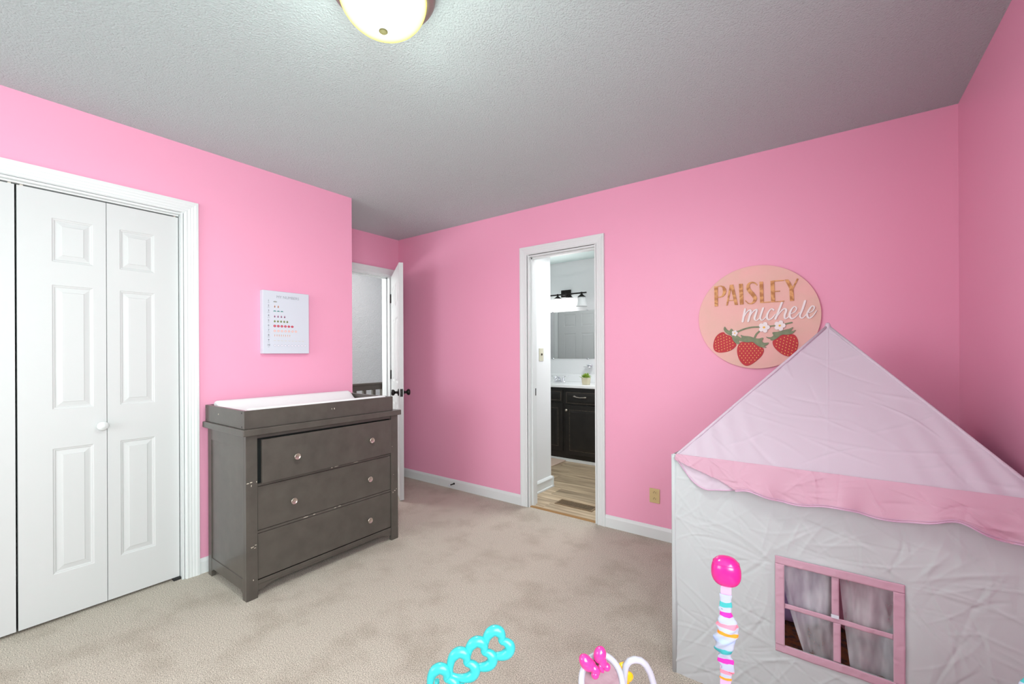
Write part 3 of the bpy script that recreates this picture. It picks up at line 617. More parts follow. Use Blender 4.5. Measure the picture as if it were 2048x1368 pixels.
BERRY = [[(-0.171, -0.0815), (-0.195, -0.0885), (-0.217, -0.1095), (-0.229, -0.1395), (-0.233, -0.1725), (-0.226, -0.1965), (-0.206, -0.2095), (-0.176, -0.2095), (-0.146, -0.2025), (-0.122, -0.1905), (-0.107, -0.1745), (-0.1, -0.1595), (-0.124, -0.1355), (-0.128, -0.1085), (-0.162, -0.0985)], [(-0.077, -0.1445), (-0.09, -0.1595), (-0.099, -0.1835), (-0.099, -0.2125), (-0.09, -0.2485), (-0.075, -0.2745), (-0.056, -0.2885), (-0.041, -0.2895), (-0.02, -0.2795), (0.01, -0.2535), (0.033, -0.2275), (0.042, -0.2045), (0.041, -0.1845), (0.016, -0.1735), (-0.012, -0.1455), (-0.035, -0.1495)], [(0.128, -0.1075), (0.109, -0.1295), (0.086, -0.1415), (0.086, -0.1625), (0.095, -0.1825), (0.114, -0.2055), (0.138, -0.2255), (0.161, -0.2335), (0.177, -0.2325), (0.196, -0.2145), (0.205, -0.1925), (0.211, -0.1645), (0.208, -0.1375), (0.199, -0.1175), (0.185, -0.1055), (0.159, -0.1095)]]
LEAF = [[(-0.166, -0.0465), (-0.173, -0.0655), (-0.165, -0.0825), (-0.148, -0.0995), (-0.127, -0.1055), (-0.124, -0.1235), (-0.116, -0.1415), (-0.103, -0.1565), (-0.087, -0.1595), (-0.082, -0.1545), (-0.092, -0.1395), (-0.087, -0.1365), (-0.077, -0.1425), (-0.069, -0.1385), (-0.079, -0.1215), (-0.098, -0.1065), (-0.113, -0.0915), (-0.121, -0.0735), (-0.128, -0.0625), (-0.136, -0.0695), (-0.139, -0.0775), (-0.154, -0.0695)], [(-0.082, -0.1015), (-0.071, -0.1195), (-0.087, -0.1305), (-0.077, -0.1425), (-0.043, -0.1505), (-0.015, -0.1455), (0.003, -0.1645), (0.023, -0.1785), (0.053, -0.1825), (0.055, -0.1775), (0.041, -0.1735), (0.06, -0.1665), (0.07, -0.1515), (0.053, -0.1535), (0.041, -0.1535), (0.031, -0.1445), (0.041, -0.1275), (0.036, -0.1215), (0.018, -0.1285), (0.001, -0.1265), (-0.009, -0.1235), (-0.027, -0.1145), (-0.045, -0.1115), (-0.063, -0.1105)], [(0.05, -0.1165), (0.063, -0.1295), (0.077, -0.1305), (0.074, -0.1385), (0.087, -0.1415), (0.109, -0.1295), (0.131, -0.1075), (0.159, -0.1105), (0.183, -0.1055), (0.197, -0.0875), (0.199, -0.0825), (0.185, -0.0895), (0.173, -0.0895), (0.185, -0.0765), (0.186, -0.0655), (0.171, -0.0755), (0.148, -0.0805), (0.129, -0.0875), (0.107, -0.0925), (0.088, -0.0925), (0.084, -0.0975), (0.092, -0.1125), (0.078, -0.1225), (0.063, -0.1215)]]
STEM = [[(-0.096, -0.0845, 0.01), (-0.061, -0.0695, 0.01), (-0.022, -0.0605, 0.01), (0.016, -0.0595, 0.01), (0.049, -0.0595, 0.009), (0.09, -0.0565, 0.008), (0.126, -0.0545, 0.008), (0.152, -0.0475, 0.009), (0.18, -0.0415, 0.01)], [(0.018, -0.0865, 0.009), (0.003, -0.1035, 0.011), (-0.006, -0.1255, 0.011)]]
BLOSSOM = [(0.044, -0.0635, 0.032), (0.122, -0.0565, 0.031), (-0.11, -0.0925, 0.019)]

order = LETTERS[:3] + ['S'] + LETTERS[3:]
for gl in order:
    mb = MB()
    if gl == 'S': stroke2d(mb, LETTER_S, on_sign(SY), .006)
    else:
        for k, q in enumerate(gl): mb.prism(q, on_sign(SY), .006 + .00005 * k)
    build('oak_letter', mb, OAK, sg)
names = ['m', 'i', 'c', 'h', 'e', 'l', 'e']
mb = MB()
for k, s in enumerate(SCRIPT): stroke2d(mb, [(a, b, c * .86) for a, b, c in s], on_sign(SY - .0004 * (k % 2)), .008)
build('script_lettering', mb, SIGNW, sg, label='white cursive wooden lettering')
def inside(x, y, P):
    c = False
    for i in range(len(P)):
        (x1, y1), (x2, y2) = P[i], P[i - 1]
        if (y1 > y) != (y2 > y) and x < (x2 - x1) * (y - y1) / (y2 - y1) + x1: c = not c
    return c
def smooth_poly(P, it=2):
    for _ in range(it): P = [q for i in range(len(P)) for q in ((P[i][0] * .75 + P[(i + 1) % len(P)][0] * .25, P[i][1] * .75 + P[(i + 1) % len(P)][1] * .25), (P[i][0] * .25 + P[(i + 1) % len(P)][0] * .75, P[i][1] * .25 + P[(i + 1) % len(P)][1] * .75))]
    return P
bang = [-.55, .02, .45]
for i, q in enumerate(BERRY):
    q = smooth_poly(q); mb = MB().prism(q, on_sign(SY), .004); b_ = build('strawberry', mb, BERRYM, sg, bev=.001)
    cx = sum(p[0] for p in q) / len(q); cz = sum(p[1] for p in q) / len(q); mb = MB(); ca, sa = math.cos(bang[i]), math.sin(bang[i])
    q2 = [((p[0] - cx) * .90 + cx, (p[1] - cz) * .90 + cz) for p in q]
    for r in range(-5, 6):
        for c in range(-5, 6):
            u = (c + .5 * (r % 2)) * .0195; v = r * .0138; x = cx + u * ca - v * sa; z = cz + u * sa + v * ca
            if inside(x, z, q2): mb.prism([(x + (.0021 * math.cos(t * PI / 4)) * ca - .0034 * math.sin(t * PI / 4) * sa, z + .0021 * math.cos(t * PI / 4) * sa + .0034 * math.sin(t * PI / 4) * ca) for t in range(8)], on_sign(SY - .004), .0004)
    build('strawberry_seeds', mb, SEEDM, b_)
for k, q in enumerate(LEAF): build('leaf', MB().prism(smooth_poly(q, 1), on_sign(SY - .0004 * k), .0060), LEAFM, sg, bev=.0006)
for q in STEM:
    mb = MB(); stroke2d(mb, [(a, b, c * .9) for a, b, c in q], on_sign(SY), .004); build('stem', mb, LEAFM, sg)
for k, (cx, cz, r) in enumerate(BLOSSOM):
    N_ = 60; pts = []
    for t in range(N_):
        a = 2 * PI * t / N_ + .3; rr = r * (.62 + .38 * abs(math.cos(2.5 * a)) ** .6); pts.append((cx + rr * .92 * math.cos(a), cz + rr * math.sin(a)))
    fl = build('blossom', MB().prism(pts, on_sign(SY - .004), .0055), SIGNW, sg, bev=.0005)
    st = [(cx + (r * .27 if t % 2 else r * .14) * math.cos(PI * t / 5 + .3), cz + (r * .27 if t % 2 else r * .14) * math.sin(PI * t / 5 + .3)) for t in range(10)]
    build('blossom_centre', MB().prism(st, on_sign(SY - .0095), .001), YEL, fl)

# ================================================================ PLAY TENT
tent = thing('play_tent', 'white fabric play house tent with a pale pink pointed roof and small pink-framed window', 'play tent', (0, 2.2, 0))
TXL, TXR, TYF, TYB, TE = -.500, .469, 1.75, 2.70, .857
def creases(n, seed, x0, x1, z0, z1, amp=.0035, lmin=.04, lmax=.22, wmin=.003, wmax=.009, focus=None, tilt=None):
    r = np.random.RandomState(seed); out = []
    for i in range(n):
        if focus is not None and r.rand() < .55:
            c = focus[r.randint(len(focus))]; a = r.rand() * 2 * PI; d = .05 + r.rand() * .2; cx = c[0] + d * math.cos(a); cz = c[1] + d * math.sin(a); ang = a + r.randn() * .25
        else:
            cx = x0 + r.rand() * (x1 - x0); cz = z0 + r.rand() * (z1 - z0); ang = r.randn() * .6 + (tilt if tilt is not None else (0 if r.rand() < .6 else PI / 2))
        out.append((cx, cz, ang, lmin + r.rand() * (lmax - lmin), wmin + r.rand() * (wmax - wmin), (amp * (.3 + .7 * r.rand())) * (1 if r.rand() < .7 else -1), r.randn() * 1.2))
    return out
def crease_eval(X, Z, cs):
    D = np.zeros_like(X)
    for cx, cz, a, l, w_, am, cv_ in cs:
        u = (X - cx) * math.cos(a) + (Z - cz) * math.sin(a); v = -(X - cx) * math.sin(a) + (Z - cz) * math.cos(a) + cv_ * (u * u)
        k = np.clip(1 - (u / l) ** 2, 0, 1)
        ww = w_ * (.4 + .6 * k); t = v / ww
        D += am * k * np.where(t < 0, np.exp(-np.abs(t) * 1.1), np.exp(-t * t * .8))
    return D
def soft(X, Z, seed, amp, s):
    r = np.random.RandomState(seed); D = np.zeros_like(X)
    for i in range(7):
        a = r.rand() * 2 * PI; f = s * (.6 + r.rand()); D += np.sin((X * math.cos(a) + Z * math.sin(a)) * f + r.rand() * 6) * amp / 3
    return D
def cloth(name, nx, ny, base, nrm, cs, mats, uvmap, skip=None, mask=None, softs=None, parent=tent, extra=None, mifn=None, **k):
    """base(u,v)->point arrays"""
    U, V = np.meshgrid(np.linspace(0, 1, nx + 1), np.linspace(0, 1, ny + 1)); P = base(U, V); X, Z = uvmap(U, V)
    D = crease_eval(X, Z, cs)
    if softs: D = D + soft(X, Z, *softs)
    if mask is not None: D = D * mask(X, Z)
    if extra is not None: D = D + extra(U, V, X, Z)
    pts = np.stack([P[i] + nrm[i] * D for i in range(3)], -1).reshape(-1, 3); mb = MB(); mb.v = [tuple(p) for p in pts.tolist()]
    for j in range(ny):
        for i in range(nx):
            if skip is not None and skip((i + .5) / nx, (j + .5) / ny): continue
            a = j * (nx + 1) + i; mb.f.append((a, a + 1, a + nx + 2, a + nx + 1)); mb.mi.append(0 if mifn is None else mifn((i + .5) / nx, (j + .5) / ny)); mb.smooth.append(True)
    return build(name, mb, mats, parent, **k)
WX0, WX1, WZ0, WZ1 = -.129, .154, .249, .526
def wskip(u, v): x = TXL + u * (TXR - TXL); z = v * TE; return WX0 < x < WX1 and WZ0 < z < WZ1
foc = [(WX0 - .03, WZ1 + .03), (WX1 + .03, WZ1 + .03), (WX0 - .03, WZ0 - .03), (WX1 + .03, WZ0 - .03), (TXL + .1, .6), (.3, .45), (-.3, .15)]
cs = creases(300, 5, TXL, TXR, 0, TE, amp=.0025, wmin=.002, wmax=.0065, focus=foc)
def fmask(X, Z):
    dx = np.maximum(np.maximum(WX0 - .028 - X, X - WX1 - .028), 0); dz = np.maximum(np.maximum(WZ0 - .028 - Z, Z - WZ1 - .028), 0)
    return np.clip(np.hypot(dx, dz) / .02, .05, 1)
cloth('front_wall', 250, 220, lambda U, V: (TXL + U * (TXR - TXL), TYF + 0 * U, V * TE), (0, -1, 0), cs, TWHITE, lambda U, V: (TXL + U * (TXR - TXL), V * TE), skip=wskip, softs=(3, .004, 14), mask=fmask)
cs2 = creases(40, 9, TYF, TYB, 0, TE)
cloth('side_wall', 60, 50, lambda U, V: (TXL + 0 * U, TYB + U * (TYF - TYB), V * TE), (-1, 0, 0), cs2, TWHITE, lambda U, V: (TYB + U * (TYF - TYB), V * TE), softs=(8, .003, 12))
cloth('side_wall', 60, 50, lambda U, V: (TXR + 0 * U, TYF + U * (TYB - TYF), V * TE), (1, 0, 0), cs2, TWHITE, lambda U, V: (TYB + U * (TYF - TYB), V * TE), softs=(9, .002, 12))
cloth('back_wall', 60, 50, lambda U, V: (TXR + U * (TXL - TXR), TYB + 0 * U, V * TE), (0, 1, 0), cs2, TWHITE, lambda U, V: (TYB + U * (TYF - TYB), V * TE), softs=(10, .003, 12))
for x, y in ((TXL + .004, TYF + .004), (TXR - .004, TYF + .004), (TXL + .004, TYB - .004), (TXR - .004, TYB - .004)):
    build('corner_pole', MB().tube([(x, y, .0), (x, y, .3), (x, y, .6), (x, y, TE - .004)], .0105, 14), TWHITE, tent)
apex = np.array([-.006, 2.225, 1.363])
EZ = TE + .0
corners = [(-.482, TYF - .002), (.469, TYF - .002), (.469, TYB), (-.482, TYB)]
def roof_face(i, n, cs_, ex=None, nm='roof_panel'):
    a = np.array([*corners[i], EZ]); b = np.array([*corners[(i + 1) % 4], EZ]); nr = np.cross(b - a, apex - a); nr /= np.linalg.norm(nr)
    wd = np.linalg.norm(b - a); ht = np.linalg.norm(apex - (a + b) / 2)
    def base(U, V):
        q = .004 + .996 * (1 - V)
        return tuple((a[k] + (b[k] - a[k]) * U) * q + apex[k] * (1 - q) for k in range(3))
    def uvm(U, V): q = .004 + .996 * (1 - V); return (U - .5) * wd * q, V * ht
    def ext(U, V, X, Z):
        edge = np.minimum(U, 1 - U) * wd * (1 - V); sag = -.010 * np.sin(PI * U) * np.sin(PI * np.clip(V, 0, 1))
        f = np.exp(-((V - .0) / .35) ** 2) * np.exp(-(np.minimum(U, 1 - U) / .22) ** 2)
        folds = .0035 * f * np.sin(X * 90 + Z * 30)
        e = np.clip(edge / .02, 0, 1); seam = .0012 * np.exp(-(X / .0025) ** 2)
        return sag + folds * e + seam
    o = cloth(nm, n, n, base, tuple(nr), cs_, TPINK, uvm, softs=(20 + i, .0022, 16), extra=ext)
    return o
csr = creases(60, 31, -.45, .45, 0, .65, amp=.0026, lmin=.05, lmax=.16, tilt=-.3)
roof_face(0, 190, csr)
for i in (1, 2, 3): roof_face(i, 40, creases(15, 40 + i, -.4, .4, 0, .6, amp=.003))
for i in range(4):
    a = Vector((*corners[i], EZ)); b = Vector(apex.tolist())
    build('roof_piping', MB().tube([a + (b - a) * t for t in (0, .25, .5, .75, .995)], .0055, 10), TPINK, tent)
build('roof_tip', MB().tube([apex + np.array([0, 0, -.028]), apex + np.array([0, 0, -.012]), apex + np.array([0, 0, .006]), apex + np.array([0, 0, .012])], [.017, .012, .009, .006], 14), TPINK, tent)
build('tip_eyelet', MB().lathe([(.003, 0), (.0035, .0008), (.002, .001)], tuple(apex + np.array([0, -.001, .012])), (0, 0, 1), 12), GAP, tent)
# scalloped valance
SC = [(-.486, .850), (-.474, .835), (-.461, .814), (-.428, .768), (-.375, .740), (-.308, .751), (-.243, .770), (-.2, .765), (-.167, .754), (-.109, .744), (-.054, .750), (.012, .764), (.05, .762), (.098, .749), (.167, .746), (.221, .761), (.273, .779), (.303, .776), (.341, .753), (.378, .739), (.412, .741), (.469, .752)]
sx = np.array([p[0] for p in SC]); sz = np.array([p[1] for p in SC])
def smoothz(x):
    xs_ = x[..., None] + np.linspace(-.016, .016, 9); return np.interp(xs_, sx, sz).mean(-1)
VX0, VX1 = -.486, .480
csv = creases(80, 77, VX0, VX1, .74, .86, amp=.0042, lmin=.03, lmax=.10, tilt=-.35)
def vbase(U, V):
    X = VX0 + U * (VX1 - VX0); zb = smoothz(X); Z = EZ + .003 - V * (EZ + .003 - zb)
    Y = TYF - .006 - .036 * V ** .8 * np.clip((X - VX0) / .05, .25, 1) - .010 * np.sin(X * 26 + 1) * V - .006 * np.sin(X * 61) * V * V
    return X, Y, Z
def vskip(u, v):
    x = VX0 + u * (VX1 - VX0); zb = float(smoothz(np.array([x]))[0]); z = EZ + .003 - v * (EZ + .003 - zb)
    return x < -.272 and z < .835 - (x + .466) * (.835 - .768) / .19
csv0 = csv
cloth('roof_valance', 320, 44, vbase, (0, -1, 0), csv0, TROSE, lambda U, V: (VX0 + U * (VX1 - VX0), .86 - V * .11), skip=vskip, softs=(5, .003, 40))
# the folded-under corner of the valance at the left
def fbase(U, V):
    X = VX0 + U * .225; zb = smoothz(X); Z = EZ - V * (EZ - zb); Y = TYF - .0065 - .012 * V - .004 * np.sin(X * 60) * V; return X, Y, Z
cloth('folded_valance_corner', 60, 30, fbase, (0, -1, 0), creases(20, 78, VX0, VX0 + .22, .74, .86, amp=.003, lmin=.02, lmax=.06), TPINK, lambda U, V: (VX0 + U * .225, .86 - V * .11))
# hem along the scallops
hx = np.linspace(VX0 + .004, VX1 - .002, 150); hz = smoothz(hx)
def hy(x): return TYF - .006 - (.036 * min(1, max(.25, (x - VX0) / .05)) if x > -.27 else .012) - (.010 * math.sin(x * 26 + 1) + .006 * math.sin(x * 61) if x > -.27 else .004 * math.sin(x * 60)) - .001
build('hem', MB().tube([(x, hy(x), z + .0005) for x, z in zip(hx, hz)], .0022, 8), TLILAC, tent)
build('hem', MB().tube([(x, hy(x) - .001, z + .0065) for x, z in zip(hx, hz) if x > -.27], .0010, 6), TLILAC, tent)
# window frame, cross bars, sheer panes
fw = .026
def wframe(name, x0, x1, z0, z1, y=TYF - .006, seed=1, bow=.003):
    nx = max(4, int((x1 - x0) / .004)); nz = max(4, int((z1 - z0) / .004)); tl = 0 if x1 - x0 > z1 - z0 else PI / 2
    c_ = creases(int(6 + (x1 - x0 + z1 - z0) * 30), seed, x0, x1, z0, z1, amp=.0022, lmin=.008, lmax=.02, wmin=.003, wmax=.006, tilt=tl + PI / 2 - .3)
    return cloth(name, nx, nz, lambda U, V: (x0 + U * (x1 - x0), y + 0 * U, z0 + V * (z1 - z0)), (0, -1, 0), c_, TROSE, lambda U, V: (x0 + U * (x1 - x0), z0 + V * (z1 - z0)), softs=(seed, .0015, 60), solid=.0015)
wframe('window_frame', WX0 - fw, WX1 + fw, WZ1 - .001, WZ1 + fw, seed=2)
wframe('window_frame', WX0 - fw, WX1 + fw, WZ0 - fw, WZ0 + .001, seed=3)
wframe('window_frame', WX0 - fw, WX0 + .001, WZ0, WZ1, seed=4, y=TYF - .0065)
wframe('window_frame', WX1 - .001, WX1 + fw, WZ0, WZ1, seed=5, y=TYF - .0065)
wframe('window_crossbar', WX0, WX1, .3765, .3925, seed=6, y=TYF - .002)
wframe('window_crossbar', .002, .0215, .3925, WZ1, seed=7, y=TYF - .001)
wframe('window_crossbar', .006, .0255, WZ0, .3765, seed=8, y=TYF - .001)
build('hook_tab', MB().box((.0005, TYF - .0065, .3925), (.021, TYF - .0035, .403)), CANVAS, tent, label='small white hook tab on the window crossbar')
def tulle():
    m = bpy.data.materials.new('sheer_tulle'); m.use_nodes = True; nt = m.node_tree; b = nt.nodes['Principled BSDF']; b.inputs['Base Color'].default_value = (.78, .76, .80, 1); b.inputs['Roughness'].default_value = .7
    tr = nt.nodes.new('ShaderNodeBsdfTransparent'); mx = nt.nodes.new('ShaderNodeMixShader'); tc = nt.nodes.new('ShaderNodeTexCoord'); n = nt.nodes.new('ShaderNodeTexNoise'); n.inputs['Scale'].default_value = 14
    mp = nt.nodes.new('ShaderNodeMapping'); mp.inputs['Scale'].default_value = (2.2, 1, .6); nt.links.new(tc.outputs['Object'], mp.inputs[0]); nt.links.new(mp.outputs[0], n.inputs['Vector'])
    mr = nt.nodes.new('ShaderNodeMapRange'); mr.inputs[1].default_value = .3; mr.inputs[2].default_value = .75; mr.inputs[3].default_value = .28; mr.inputs[4].default_value = .60
    nt.links.new(n.outputs['Fac'], mr.inputs[0]); nt.links.new(mr.outputs[0], mx.inputs[0]); nt.links.new(tr.outputs[0], mx.inputs[1]); nt.links.new(b.outputs[0], mx.inputs[2]); nt.links.new(mx.outputs[0], nt.nodes['Material Output'].inputs['Surface']); return m
TUL = tulle()
def curtain(xa, xb, xa2, xb2, seed):
    z1, z0 = WZ1 + .02, WZ0 - .02
    def base(U, V):
        a = xa + (xa2 - xa) * V ** 1.3; b = xb + (xb2 - xb) * V ** 1.3; X = a + (b - a) * U; Z = z1 + (z0 - z1) * V
        Y = TYF + .03 + .009 * np.sin(U * 9 + seed + V * 3) + .002 * np.sin(U * 23 + seed); return X, Y, Z
    cloth('sheer_curtain', 60, 30, base, (0, -1, 0), creases(14, seed, -.15, .2, .2, .55, amp=.004, tilt=PI / 2), TUL, lambda U, V: (xa + (xb - xa) * U, z1 + (z0 - z1) * V))
curtain(-.150, .005, -.075, .02, 3); curtain(.022, .175, .05, .18, 6)
# things inside the tent
RUG = mat('rust_mottled_rug', rgb(150, 88, 52), .95, var=(45, rgb(96, 66, 58), .42, .6), bump=(300, .8, .004))
build('rug', MB().box((-.46, 1.80, .001), (.43, 2.66, .012)), RUG, None, label='rust orange mottled rug on the floor inside the play tent', cat='rug')
def cushion(name, c, r, m_, label, rz=0, rx=.4):
    mb = MB().sphere((0, 0, 0), 1, 28, 18); out = []
    for x, y, z in mb.v:
        s = lambda t, p: math.copysign(abs(t) ** p, t)
        out.append((s(x, .62) * r[0], s(y, .62) * r[1], z * r[2] * (1 - .25 * (x * x + y * y))))
    R_ = Matrix.Rotation(rz, 3, 'Z') @ Matrix.Rotation(rx, 3, 'X'); mb.v = [tuple(R_ @ Vector(p) + Vector(c)) for p in out]
    build(name, mb, m_, None, label=label, cat='cushion')
cushion('floor_cushion', (-.16, 2.42, .150), (.15, .15, .055), tcol('lilac_plush', 176, 140, 190, .9), 'lilac cushion lying inside the play tent, left behind the sheer window', .2, .9)
cushion('floor_cushion', (.14, 2.46, .150), (.14, .15, .055), tcol('coral_pink_plush', 206, 130, 150, .9), 'coral pink cushion inside the play tent behind the right half of the window', -.1, .9)
cushion('floor_cushion', (.27, 2.20, .105), (.12, .10, .05), tcol('dark_teal_plush', 96, 112, 118, .9), 'dark grey-teal cushion inside the play tent at the right behind the window', .5, .9)

# ================================================================ CEILING LIGHT
LX, LY = -1.14, .87
lamp = thing('ceiling_light', 'round flush ceiling light with lit glass bowl and brown bronze ring', 'ceiling light', (LX, LY, H))
R0 = .165
build('metal_ring', MB().lathe([(.05, 0), (R0 - .012, 0), (R0 - .004, -.006), (R0 - .001, -.014), (R0 - .004, -.024), (R0, -.030), (R0 - .002, -.040), (R0 - .010, -.050), (R0 - .018, -.056), (R0 - .026, -.058), (R0 - .030, -.052), (.06, -.05)], (LX, LY, H), (0, 0, 1), 64), LBRZ, lamp)
def glassbowl():
    m = bpy.data.materials.new('lit_glass_bowl'); m.use_nodes = True; nt = m.node_tree; b = nt.nodes['Principled BSDF']; b.inputs['Base Color'].default_value = (.06, .06, .04, 1); b.inputs['Roughness'].default_value = .25
    lw = nt.nodes.new('ShaderNodeLayerWeight'); lw.inputs['Blend'].default_value = .45; r = nt.nodes.new('ShaderNodeValToRGB'); e = r.color_ramp.elements; e[0].position = .38; e[0].color = (1, 1, .96, 1); e[1].position = .97; e[1].color = (.60, .48, .02, 1)
    x = e.new(.62); x.color = (1, 1, .60, 1); x = e.new(.82); x.color = (1, .90, .08, 1)
    nt.links.new(lw.outputs['Facing'], r.inputs['Fac']); nt.links.new(r.outputs['Color'], b.inputs['Emission Color']); b.inputs['Emission Strength'].default_value = LAMP_E; return m
LAMP_E = 1.15
dome = [(.1365 * math.cos(t * PI / 36), -.052 - .108 * math.sin(t * PI / 36)) for t in range(0, 19)]
gb = build('glass_bowl', MB().lathe([(r, h) for r, h in dome], (LX, LY, H), (0, 0, 1), 64), glassbowl(), lamp, label='glowing yellowish white glass bowl')
build('finial_spot', MB().lathe([(.0, -.1650), (.010, -.1640), (.0135, -.161), (.013, -.1575)], (LX, LY, H), (0, 0, 1), 20), mat('olive_brass_finial', rgb(62, 58, 20), .8), lamp)
pl = bpy.data.lights.new('ceiling_bulb', 'POINT'); pl.shadow_soft_size = .10; pl.energy = 7.5; pl.color = (.92, 1, .95)
po = bpy.data.objects.new('ceiling_bulb', pl); po.location = (LX, LY, H - .30); COL.objects.link(po)
pl2 = bpy.data.lights.new('ceiling_light_glow', 'AREA'); pl2.shape = 'DISK'; pl2.size = .24; pl2.energy = 14; pl2.color = (.88, 1, .93)
po2 = bpy.data.objects.new('ceiling_light_glow', pl2); po2.location = (LX, LY, H - .172); COL.objects.link(po2)

# ================================================================ OUTLET, DOOR STOP
ol = thing('wall_outlet', 'ivory duplex power outlet low on the pink back wall left of the tent', 'outlet', (-.959, YB, .288))
build('cover_plate', MB().box((-.994, YB - .006, .2395), (-.924, YB - .0002, .337)), IVORY, ol, bev=.003)
for z in (.309, .267):
    pts = [(.0165 * math.cos(t * PI / 12), max(-.0115, min(.0115, .0165 * math.sin(t * PI / 12)))) for t in range(24)]
    rc_ = build('receptacle', MB().prism([(-.959 + a, z + b * 1.05) for a, b in pts], lambda a, b, h: (a, YB - .0055 - h, b), .0025), IVORY, ol)
    mb = MB().box((-.9665, YB - .0084, z - .004), (-.9645, YB - .0078, z + .005)); mb.box((-.9535, YB - .0084, z - .003), (-.9515, YB - .0078, z + .005)); mb.lathe([(.0024, 0), (0, .0004)], (-.959, YB - .008, z + .0085 - .015 + .014), (0, -1, 0), 10)
    build('socket_slots', mb, SLOT, rc_)
ds = thing('door_stop', 'small black spring door stop with white tip on the baseboard right of the open door', 'door stop', (-2.818, YB - .0126, .050))
coil = [(-2.818 + .0042 * math.cos(t * .9), YB - .015 - .0005 * t, .050 + .0042 * math.sin(t * .9)) for t in range(0, 110)]
build('spring', MB().tube(coil, .0014, 6), BRZ, ds)
build('mount', MB().lathe([(.009, 0), (.009, .003), (.005, .006)], (-2.818, YB - .0128, .050), (0, -1, 0), 16), BRZ, ds)
build('tip', MB().lathe([(.0065, 0), (.0075, .003), (.0075, .011), (.005, .014), (0, .0145)], (-2.818, YB - .069, .050), (0, -1, 0), 16), CANVAS, ds, label='white rubber tip')

# ================================================================ STAIR RAILING
rl = thing('stair_railing', 'dark stained wooden stair railing with square balusters seen through the entry doorway', 'railing', (-4.39, 3.0, 0))
build('top_rail', MB().box((-4.415, 2.0, .895), (-4.355, 3.326, .918)), RAIL, rl, bev=.004)
build('rail_board', MB().box((-4.395, 2.0, .835), (-4.375, 3.30, .895)), RAIL, rl, bev=.002)
build('bottom_rail', MB().box((-4.405, 2.0, .06), (-4.365, 3.30, .09)), RAIL, rl, bev=.002)
y = 3.18
while y > 2.1: build('baluster', MB().box((-4.402, y - .018, .09), (-4.366, y + .018, .836)), RAIL, rl, bev=.002); y -= .129
build('newel_post', MB().box((-4.42, 3.295, .0), (-4.35, 3.345, .9185)), RAIL, rl, bev=.003)

# ================================================================ BATHROOM
van = thing('vanity_cabinet', 'black painted bathroom vanity cabinet with worn edges under the white sink counter', 'vanity', (-2.5, 4.69, 0))
VF = 4.445
build('carcass', MB().box((-3.45, VF, .035), (BX1 - .002, BY1 - .002, .857)), VAN, van)
build('toe_strip', MB().box((-3.45, VF - .004, .0005), (BX1 - .002, VF + .01, .033)), WHITE, van, label='white strip along the floor')
def shaker(name, x0, x1, z0, z1, parent, fr=.055, worn=True):
    d = build(name, MB().box((x0, VF - .018, z0), (x1, VF - .0002, z1)), VAN, parent, bev=.003)
    if fr:
        mb = MB(); f = fr; a, b, c, e = x0 + f, x1 - f, z0 + f, z1 - f; y_ = VF - .0182; t = .0022
        for q in ((a, c, b, c + t), (a, e - t, b, e), (a, c, a + t, e), (b - t, c, b, e)): mb.box((q[0], y_ - .0012, q[1]), (q[2], y_ + .001, q[3]))
        build('worn_bead', mb, VWEAR, d, label='worn brown edge of the panel')
        build('panel', MB().add([(a + .002, y_ - .0001, c + .002), (b - .002, y_ - .0001, c + .002), (b - .002, y_ - .0001, e - .002), (a + .002, y_ - .0001, e - .002), (a + .03, y_ - .004, c + .03), (b - .03, y_ - .004, c + .03), (b - .03, y_ - .004, e - .03), (a + .03, y_ - .004, e - .03)], [(0, 1, 5, 4), (1, 2, 6, 5), (2, 3, 7, 6), (3, 0, 4, 7), (4, 5, 6, 7)]), VAN, d)
    return d
shaker('false_drawer', -2.98, -2.525, .690, .828, van, .018); shaker('false_drawer', -3.43, -3.0, .690, .828, van, .018)
dr1 = shaker('drawer', -2.480, -2.02, .672, .815, van, .010)
shaker('door', -2.98, -2.525, .115, .672, van); shaker('door', -3.43, -3.0, .115, .672, van)
dd = shaker('door', -2.480, -2.02, .085, .655, van, .050); shaker('drawer', -1.98, -1.55, .672, .815, van, .010); shaker('door', -1.98, -1.55, .085, .655, van, .050)
build('knob', MB().lathe([(.006, 0), (.006, .012), (.014, .018), (.016, .023), (.012, .029), (0, .031)], (-2.460, VF - .018, .600), (0, -1, 0), 20), NICK, dd, label='round nickel knob')
P0 = [(-2.366, .762), (-2.355, .765), (-2.33, .757), (-2.285, .752), (-2.24, .755), (-2.213, .757), (-2.205, .757)]
mb = MB().tube([(a, VF - .043 + .0 * b, b) for a, b in P0], [.005, .0085, .0055, .0045, .0055, .0085, .005], 12)
for a, b in ((-2.355, .765), (-2.213, .757)): mb.tube([(a, VF - .018, b), (a, VF - .043, b)], .005, 10)
build('pull_handle', mb, NICK, dr1, label='bow shaped nickel pull handle')
ct = thing('sink_counter', 'white sink countertop with backsplash on the black bathroom vanity', 'countertop', (-2.5, 4.68, .8575))
build('slab', MB().box((-3.45, 4.415, .8575), (BX1 - .002, BY1 - .002, .893)), CTOP, ct, bev=.006, seg=3)
build('backsplash', MB().box((-3.45, BY1 - .024, .893), (BX1 - .002, BY1 - .002, .992)), CTOP, ct, bev=.003)
build('sink_rim', MB().lathe([(.19, 0), (.20, .0035), (.185, .004), (.15, .0004)], (-2.82, 4.64, .8931), (0, 0, 1), 48), CTOP, ct)
fc = thing('sink_faucet', 'chrome two-handle faucet standing on the white bathroom counter', 'faucet', (-2.77, 4.78, .8935))
FZ = .8935; fx, fy = -2.772, 4.80
